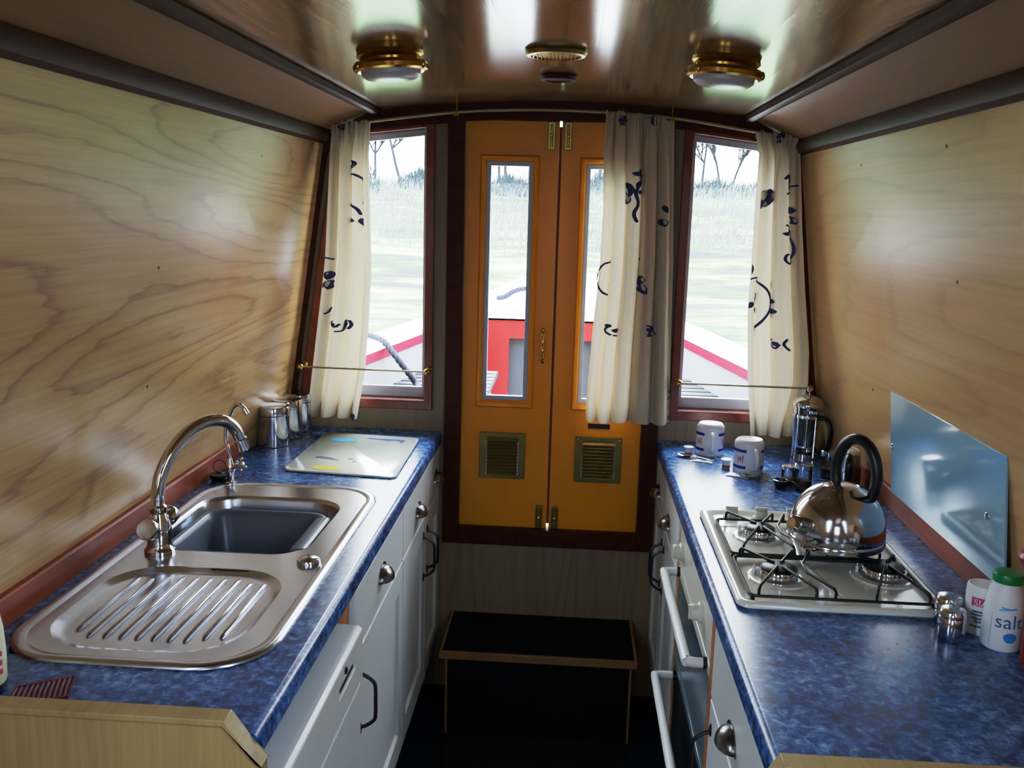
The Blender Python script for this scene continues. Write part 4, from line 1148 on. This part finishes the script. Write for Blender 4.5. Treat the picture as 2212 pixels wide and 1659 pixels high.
m.add(V, [(2 * k, 2 * k + 2, 2 * k + 3, 2 * k + 1) for k in range(8)])
obj('label_lines', m, SKYP, t, smooth=False, fixn=False)
c = Vector((.716, -1.208, CT))
ca = math.degrees(math.atan2(-2.664 + 1.208, .05 - .716))
t = thing('salt_drum', 'white condiment drum with a pink label panel, behind the salt bottle', 'drum', c)
obj('drum_body', M().lathe([(0, 0), (.0235, 0), (.025, .002), (.025, .074), (.0235, .078), (.021, .079), (.019, .0775), (0, .0775)], c, (0, 0, 1), 40), WHITEPL, t)
m = M(); patch(m, c, .025, .048, .062, ca - 36, ca + 30, 12, .0006)
o = obj('label_panel', m, PINKP, t, fixn=False)
m = M(); wraptext(m, 'SIA', .0155, c, lambda z: .025, .0535, ca - 4, .001)
obj('lettering', m, WHITEPL, o, smooth=False, fixn=False)
m = M()
for z, a0, a1 in ((.038, -30, 5), (.033, -34, 20), (.027, -30, 12), (.022, -20, 24), (.014, -34, 10)): patch(m, c, .025, z, z + .0028, ca + a0, ca + a1, 6, .0006)
obj('label_lines', m, GREYP, t, fixn=False)
c = Vector((.742, -1.322, CT))
t = thing('pepper_mill', 'red turned wooden mill cut by the right edge beside the salt bottle', 'mill', c)
obj('mill_body', M().lathe([(0, 0), (.014, 0), (.015, .006), (.014, .014), (.0145, .04), (.013, .075), (.0155, .110), (.023, .140), (.0315, .158), (.0335, .165), (.031, .171), (.018, .174), (0, .174)], c, (0, 0, 1), 40), REDW, t)
obj('mill_knob', M().lathe([(.010, .173), (.009, .177), (.014, .183), (.0185, .194), (.0175, .205), (.010, .212), (0, .214)], c, (0, 0, 1), 36), REDW, t)

# splashback
t = thing('splashback', 'pale blue glass splashback panel screwed to the wall beside the hob', 'splashback', (.758, -.885, .955))
m = M()
q = [(.7445, 1.180), (.7665, .9555), (.7705, .9560), (.7485, 1.1805)]
m.prism(q, 'xz', -1.166, -.607)
obj('glass_sheet', m, SPLASH, t, bevel=.0008)
for y in (-.598 - .022, -1.099):
    x = .7665 - (1.061 - .9555) * (.022 / .2245)
    obj('fixing_screw', M().lathe([(.0062, 0), (.0062, .001), (.0045, .003), (0, .0035)], (x, y, 1.061), (-1, 0, -.098), 16), CHROME, t)

# ------------------------------------------------------------------ near left things
c = Vector((-.695, -1.568, CT))
t = thing('detergent_bottle', 'pale yellow detergent bottle with red print, cut by the left edge', 'bottle', c)
obj('bottle_body', M().lathe([(.0285, .014), (.030, .018), (.0305, .050), (.029, .085), (.025, .110), (.018, .128), (.011, .136), (0, .136)], c, (0, 0, 1), 36), YELB, t)
obj('bottle_base', M().lathe([(0, 0), (.027, 0), (.0295, .003), (.0295, .014), (0, .015)], c, (0, 0, 1), 36), DKBLUE, t)
obj('bottle_cap', M().lathe([(.012, .135), (.012, .150), (.007, .154), (.006, .168), (0, .169)], c, (0, 0, 1), 24), WHITEPL, t)
m = M()
for k in range(3): patch(m, c, .0303, .030 + .012 * k, .037 + .012 * k, -30 - 6 * k, -4, 6, .0008)
obj('red_print', m, PINKP, t, fixn=False)
t = thing('dish_cloth', 'dark maroon ribbed cleaning brush lying by the left partition', 'brush', (-.62, -1.57, CT))
m = M(); A = Vector((-.655, -1.560, CT)); u = Vector((.060, .036, 0)); w = Vector((.018, -.050, 0))
n = 44
def rib(s, k): return .006 + .0016 * (1 if (k % 4) < 2 else 0)
lo = []
for k in range(n + 1):
    s = k / n; h = rib(s, k); b = A + u * s
    lo.append([b, b + w, b + w + Vector((0, 0, h * .8)), b + w * .5 + Vector((0, 0, h * 1.15)), b + Vector((0, 0, h * .8))])
m.loft(lo, True, True); obj('ribbed_pad', m, MAROON, t, angle=20)
m = M(); m.tube([A + u * 0 + Vector((0, 0, .006)), A + u + Vector((0, 0, .006)), A + u + w + Vector((0, 0, .006)), A + w + Vector((0, 0, .006))], .0012, 8, True)
obj('red_edging', m, REDW, t)

# ------------------------------------------------------------------ step and mat
t = thing('step_box', 'dark carpeted wooden step box below the doors', 'step', (0, -.13, FZ))
obj('riser_box', M().box(-.255, .250, -.262, -.002, FZ, .335), CARPET, t)
obj('tread', M().box(-.2645, .2575, -.264, -.004, .336, .353), CARPET, t)
m = M()
m.box(-.272, .265, -.274, -.264, .333, .3545); m.box(-.272, -.2645, -.264, -.003, .333, .3545); m.box(.2575, .265, -.264, -.003, .333, .3545)
obj('tread_lipping', m, STEPW, t, bevel=.0015)
for x in (-.2555, .2455):
    obj('corner_bead', M().box(x, x + .006, -.2665, -.2622, FZ, .333), STEPW, t)
tag(obj('doormat', M().box(-.245, .240, -.72, -.285, FZ, FZ + .010), MATM, bevel=.004), 'dark brown doormat on the floor in front of the step', 'doormat')

# ------------------------------------------------------------------ outside: well deck, bank, trees
DECKW = pm('deck_white', (226, 228, 232), .5)
DECKG = pm('deck_grey', (112, 120, 130), .6, var=.05)
DECKD = pm('bench_grey', (38, 44, 54), .5, var=.15, vscale=40)
REDD = pm('deck_red', (116, 3, 8), .4, var=.06)
STRIPE = pm('gunwale_red', (124, 3, 34), .45)
LOCK = pm('locker_grey', (36, 42, 50), .5)
ROPEM = pm('blue_rope', (24, 30, 46), .8, var=.4, vscale=120)
ROPED = pm('navy_rope', (14, 16, 42), .8, var=.4, vscale=120)
BARK = pm('bark', (30, 31, 40), .9, var=.3)
def gx(y): return .745 - .2035 * y if y < 1.5 else .44 - (y - 1.5) * .26
def gz(y): return 1.032 + .017 * y + (0 if y < 1.5 else (y - 1.5) * .05)
t = thing('bow_deck', 'grey well deck with white and red gunwales and a red locker bulkhead, beyond the doors', 'boat bow', (0, 1.5, .40))
ys = [.04, .3, .6, .9, 1.2, 1.5, 1.9, 2.3, 2.7, 3.1]
for sg in (-1, 1):
    m = M(); lo = []
    for y in ys:
        x, z = gx(y), gz(y)
        lo.append([(sg * x, y, .28), (sg * x, y, z - .034), (sg * (x + .14), y, z - .034), (sg * (x + .14), y, .28)])
    m.loft(lo, True, True); obj('bulwark', m, DECKG, t)
    m = M(); lo = []
    for y in ys:
        x, z = gx(y), gz(y); lo.append([(sg * (x - .006), y, z - .034), (sg * (x - .006), y, z), (sg * (x + .02), y, z), (sg * (x + .02), y, z - .034)])
    m.loft(lo, True, True); obj('red_stripe', m, STRIPE, t)
    m = M(); lo = []
    for y in ys:
        x, z = gx(y), gz(y); lo.append([(sg * (x - .004), y, z), (sg * (x + .004), y, z + .016), (sg * (x + .12), y, z + .022), (sg * (x + .15), y, z)])
    m.loft(lo, True, True); obj('gunwale_capping', m, DECKW, t)
    m = M(); m.box(*sorted((sg * .235, sg * .62)), .22, 1.12, .872, .896)
    o = obj('side_bench', m, DECKD, t, bevel=.004)
    m = M()
    for k in range(12): m.box(*sorted((sg * (.235 + .001), sg * .60)), .235 + .073 * k, .290 + .073 * k, .896, .899)
    obj('bench_slats', m, DECKD, o)
    obj('bench_front', M().box(*sorted((sg * .262, sg * .275)), .24, 1.10, .41, .872), DECKW, o)
obj('deck_floor', M().box(-.80, .80, .04, 1.50, .38, .41), DECKW, t)
m = M(); w = .45
m.ringprism([(-w, .40), (w, .40), (w, 1.072), (-w, 1.072)], [(-.218, .42), (.150, .42), (.150, .982), (-.218, .982)], 'xz', 1.49, 1.52)
obj('locker_bulkhead', m, REDD, t)
obj('locker_door', M().box(-.222, .154, 1.530, 1.545, .41, .99), LOCK, t)
m = M(); lo = []
for y, zz in ((1.485, 1.072), (1.485, 1.080), (1.70, 1.088), (2.1, 1.118), (2.6, 1.14), (3.05, 1.16)):
    x = gx(y) - .002; lo.append([(-x, y, zz - .01), (-x, y, zz), (-x * .35, y, zz + .035), (x * .35, y, zz + .035), (x, y, zz), (x, y, zz - .01)])
m.loft(lo, True, True); obj('foredeck', m, DECKW, t)
# rope over the port gunwale and another loop on the foredeck
def rope(name, label, pts, r, mat):
    P = cr(pts, 14); m = M()
    for s in range(3):
        Q = []
        for i, p in enumerate(P):
            a = i * .55 + s * 2 * PI / 3
            d = (P[min(i + 1, len(P) - 1)] - P[max(i - 1, 0)]).normalized(); nx = d.orthogonal().normalized()
            e1 = d.cross(Vector((0, 0, 1))); e1 = e1.normalized() if e1.length > .05 else nx; e2 = d.cross(e1)
            Q.append(p + (e1 * math.cos(a) + e2 * math.sin(a)) * r * .55)
        m.tube(Q, r * .62, 7)
    return tag(obj(name, m, mat), label, 'rope', 'mooring ropes on the bow')
rope('mooring_rope', 'blue mooring rope slung over the gunwale, through the left window', [(-.86, .80, 1.075), (-.74, .74, 1.085), (-.66, .70, 1.078), (-.61, .66, 1.065), (-.565, .63, 1.02), (-.525, .64, .965), (-.495, .66, .918), (-.47, .60, .905)], .010, ROPEM)
rope('mooring_rope', 'dark mooring rope arched over the foredeck, through the left door pane', [(-.30, 1.82, 1.128), (-.262, 1.80, 1.138), (-.22, 1.80, 1.165), (-.16, 1.80, 1.180), (-.08, 1.80, 1.184), (.02, 1.80, 1.165), (.10, 1.80, 1.135)], .011, ROPED)

tag(obj('water', M().box(-6, 6, .04, 3.3, .20, .28), DKBLUE), None, None, None, 'structure')
# bank of rough grass
def gzf(x, y):
    b = .50 + .06 * max(0, y - 3.2) + .35 / (1 + math.exp(-(y - 9.0) * 1.1)) + .50 / (1 + math.exp(-(y - 13.5) * .9))
    return min(b, 1.9) + .10 * mnoise.noise(Vector((x * .5, y * .5, 3))) + .03 * mnoise.noise(Vector((x * 2, y * 2, 7)))
m = M(); nx, ny = 60, 60
m.grid(lambda u, v: (-16 + 32 * u, 3.25 + 26 * v ** 1.4, gzf(-16 + 32 * u, 3.25 + 26 * v ** 1.4)), nx, ny)
mt, nt, b, N, L = nmat('rough_grass')
tc = N.new('ShaderNodeTexCoord'); mp = N.new('ShaderNodeMapping'); mp.inputs['Scale'].default_value = (.55, 1.7, 1)
n1 = N.new('ShaderNodeTexNoise'); n1.inputs['Scale'].default_value = 1.4; n1.inputs['Detail'].default_value = 8; n1.inputs['Roughness'].default_value = .7
rp = N.new('ShaderNodeValToRGB'); e = rp.color_ramp.elements
e[0].position = .40; e[0].color = L3((14, 24, 34)); e[1].position = .66; e[1].color = L3((160, 160, 140))
x = e.new(.46); x.color = L3((26, 58, 14)); x = e.new(.52); x.color = L3((62, 98, 36)); x = e.new(.58); x.color = L3((108, 122, 90))
L.new(tc.outputs['Object'], mp.inputs[0]); L.new(mp.outputs[0], n1.inputs[0]); L.new(n1.outputs['Fac'], rp.inputs[0]); L.new(rp.outputs[0], b.inputs['Base Color'])
b.inputs['Roughness'].default_value = .9
GRASSM = mt
tag(obj('ground', m, GRASSM, angle=60), 'rough grassy bank beyond the bow', None, None, 'structure')
# tall dry grass on the bank: nobody could count it
rg = random.Random(21); m = M()
for k in range(15000):
    y = 9.0 + rg.random() ** .8 * 6.5; x = rg.uniform(-.46, .40) * (y + 2.7) * 1.0
    z = gzf(x, y); h = rg.uniform(.08, .24) * (1 + .5 * mnoise.noise(Vector((x * .8, y * .8, 1)))); a = rg.uniform(-.2, 1.5); w = rg.uniform(.004, .008)
    dx = .35 * h * a; tip = (x + dx, y + rg.uniform(-.05, .05), z + h)
    m.add([(x - w, y, z - .02), (x + w, y, z - .02), (x + dx * .35 + w * .7, y, z + h * .55), (x + dx * .35 - w * .7, y, z + h * .55), tip], [(0, 1, 2, 3), (3, 2, 4)])
tag(obj('tall_grass', m, pm('dry_grass', (104, 116, 112), .9, var=.85, vscale=1.6), smooth=False, fixn=False), 'tall dry grass leaning over the bank', None, None, 'stuff')
# hedge mass on the skyline
def tree(x, y, h, lean, seed, lab, sp=1.0):
    r = random.Random(seed); z = gzf(x, y) - .05
    t = thing('bare_tree', lab, 'tree', (x, y, z), 'bare winter trees on the skyline')
    tr = M(); br = M(); tw = M()
    P = [Vector((x, y, z))]; d = Vector((lean, 0, 1)).normalized()
    n = 7
    for i in range(n):
        d = (d + Vector((r.uniform(-.16, .16) + lean * .06, r.uniform(-.1, .1), .05))).normalized(); P.append(P[-1] + d * h / n)
    PP = cr(P, 4); tr.tube(PP, [.024 * h / 2.5 * (1 - .85 * i / len(PP)) + .003 for i in range(len(PP))], 7)
    def branch(p, d, L, rad, dep):
        Q = [p]; n = 5
        for i in range(n):
            d = (d + Vector((r.uniform(-.25, .25), r.uniform(-.25, .25), r.uniform(.0, .14)))).normalized(); Q.append(Q[-1] + d * L / n)
        (br if dep == 0 else tw).tube(Q, [rad * 1.7 * (1 - .8 * i / n) + .0036 for i in range(n + 1)], 5)
        if dep < 2:
            for i in range(1, n + 1):
                for _ in range(2 if dep == 0 else 1):
                    dd = (d + Vector((r.uniform(-1, 1) * sp, r.uniform(-.6, .6), r.uniform(.0, .8)))).normalized()
                    branch(Q[i], dd, L * r.uniform(.45, .75), rad * .5, dep + 1)
    for i in range(2, n + 1):
        for _ in range(2):
            dd = Vector((r.choice((-1, 1)) * r.uniform(.4, 1.0) * sp, r.uniform(-.4, .4), r.uniform(.5, 1.2))).normalized()
            branch(P[i], dd, h * r.uniform(.22, .36) * (1.1 - i / n * .5), .008 * h / 2.5, 0)
    obj('trunk', tr, BARK, t); obj('branches', br, BARK, t); obj('twigs', tw, BARK, t)
TREES = [(-3.05, 14.6, 2.6, -.22, 1, 'bare tree leaning left in the middle of the left window', 1.0), (-2.45, 15.8, 2.5, .05, 2, 'slim bare tree at the right side of the left window', .7), (-3.75, 15.5, 2.3, .1, 3, 'spreading bare tree beside the left curtain', .9), (-2.75, 17.0, 2.9, -.05, 12, 'upright bare tree behind the leaning one in the left window', .7),
         (-1.22, 15.0, 3.0, .03, 4, 'straight bare tree in the middle of the left door pane', .4), (-.86, 16.4, 3.2, -.04, 5, 'thin bare tree at the right of the left door pane', .35), (-1.5, 16.8, 2.8, .02, 9, 'thin bare tree at the left of the left door pane', .35),
         (.42, 14.8, 3.0, .06, 6, 'bare tree in the right door pane beside the curtain', .5),
         (2.35, 15.2, 2.2, .04, 7, 'short bare tree at the left of the right window', .7), (2.85, 16.4, 2.4, .02, 8, 'bare forked tree in the middle of the right window', .7), (3.45, 15.6, 3.1, -.02, 10, 'tall thin bare tree beside the right curtain', .4), (3.15, 17.2, 2.2, .05, 15, 'small bare tree behind the forked one in the right window', .6)]
for a in TREES: tree(*a)
# bushes on the skyline
def bush(x, y, rx, rz, seed, lab):
    r = random.Random(seed); z = gzf(x, y)
    m = M()
    for k in range(700):
        a = r.uniform(0, 2 * PI); b = r.uniform(0, PI / 2); rr_ = r.uniform(.6, 1)
        p = Vector((x + rx * rr_ * math.cos(a) * math.cos(b), y + .6 * rx * rr_ * math.sin(a) * math.cos(b), z - .1 + rz * rr_ * math.sin(b)))
        d = Vector((r.uniform(-.4, .6), r.uniform(-.3, .3), 1)).normalized() * r.uniform(.10, .25); w = .008
        m.add([p + Vector((-w, 0, 0)), p + Vector((w, 0, 0)), p + d], [(0, 1, 2)])
    m.ell((x, y, z - .1), (rx * .82, rx * .5, rz * .85), 20, 12)
    tag(obj('bush', m, pm('bush_grey', (44, 54, 60), .95, var=.3, vscale=6), smooth=False, fixn=False), lab, 'bush', 'bushes on the skyline')
for i, (x, y, rx, rz, lab) in enumerate([(-3.75, 13.6, .52, .62, 'dark rounded bush beside the left curtain, through the left window'), (-2.7, 14.4, .5, .32, 'low bush under the leaning tree in the left window'), (-1.1, 14.2, .8, .32, 'low bush across the left door pane'), (.6, 14.4, .7, .35, 'low bush in the right door pane'), (2.5, 14.6, .8, .28, 'low bush on the skyline at the left of the right window'), (3.6, 14.9, .8, .26, 'low bush on the skyline beside the right curtain')]):
    bush(x, y, rx, rz, 40 + i, lab)

# ------------------------------------------------------------------ light
w = bpy.data.worlds.new('overcast'); SC.world = w; w.use_nodes = True
N = w.node_tree.nodes; L = w.node_tree.links
bg = N['Background']
tc = N.new('ShaderNodeTexCoord'); sx = N.new('ShaderNodeSeparateXYZ'); L.new(tc.outputs['Generated'], sx.inputs[0])
rp = N.new('ShaderNodeValToRGB'); e = rp.color_ramp.elements
e[0].position = 0; e[0].color = (.36, .385, .40, 1); e[1].position = .85; e[1].color = (1.0, 1.1, 1.2, 1)
L.new(sx.outputs['Z'], rp.inputs[0]); L.new(rp.outputs[0], bg.inputs[0]); bg.inputs[1].default_value = 25.0

def area(name, loc, rot, sx_, sy_, pw, col):
    d = bpy.data.lights.new(name, 'AREA'); d.shape = 'RECTANGLE'; d.size = sx_; d.size_y = sy_; d.energy = pw; d.color = col
    o = bpy.data.objects.new(name, d); COL.objects.link(o); o.location = loc; o.rotation_euler = rot
    return o
# added fill lamp behind the camera to brighten the doors; rear wall is closed
area('stern_fill_light', (-.12, -3.40, 1.30), (math.radians(80), 0, 0), .40, .62, 3.2, (.94, .97, 1.0))
for sg in (-1, 1):  # lamps standing in for daylight from the side windows behind the camera
    o = area('side_window_light', (sg * .70, -2.50, 1.46), (0, 0, 0), .40, 0.80, 6.8, (.60, .79, 1.0))
    o.rotation_euler = Vector((-sg * .72, .58, -.46)).to_track_quat('-Z', 'Y').to_euler()
    o.data.spread = math.radians(105)

SC.view_settings.view_transform = 'Standard'
SC.view_settings.look = 'None'
SC.view_settings.exposure = 0.0
# camera tone curve: straight through the mid tones, with a long highlight shoulder
SC.view_settings.use_curve_mapping = True
cm = SC.view_settings.curve_mapping
WL = 24.0
cm.white_level = (WL, WL, WL); cm.use_clip = True; cm.extend = 'HORIZONTAL'
crv = cm.curves[3]
PTS = [(0, 0), (.10, .082), (.25, .285), (.45, .52), (.8, .72), (1.5, .84), (3, .93), (6, .98), (12, .995), (24, 1.0)]
crv.points[0].location = (0, 0); crv.points[1].location = (1, 1)
for a, b in PTS[1:-1]: crv.points.new(a / WL, b)
for q in crv.points: q.handle_type = 'VECTOR'
cm.update()
SC.cycles.max_bounces = 10; SC.cycles.diffuse_bounces = 6; SC.cycles.glossy_bounces = 5; SC.cycles.transparent_max_bounces = 16
SC.cycles.use_denoising = True
SC.cycles.sample_clamp_indirect = 6
SC.cycles.caustics_reflective = False; SC.cycles.caustics_refractive = False
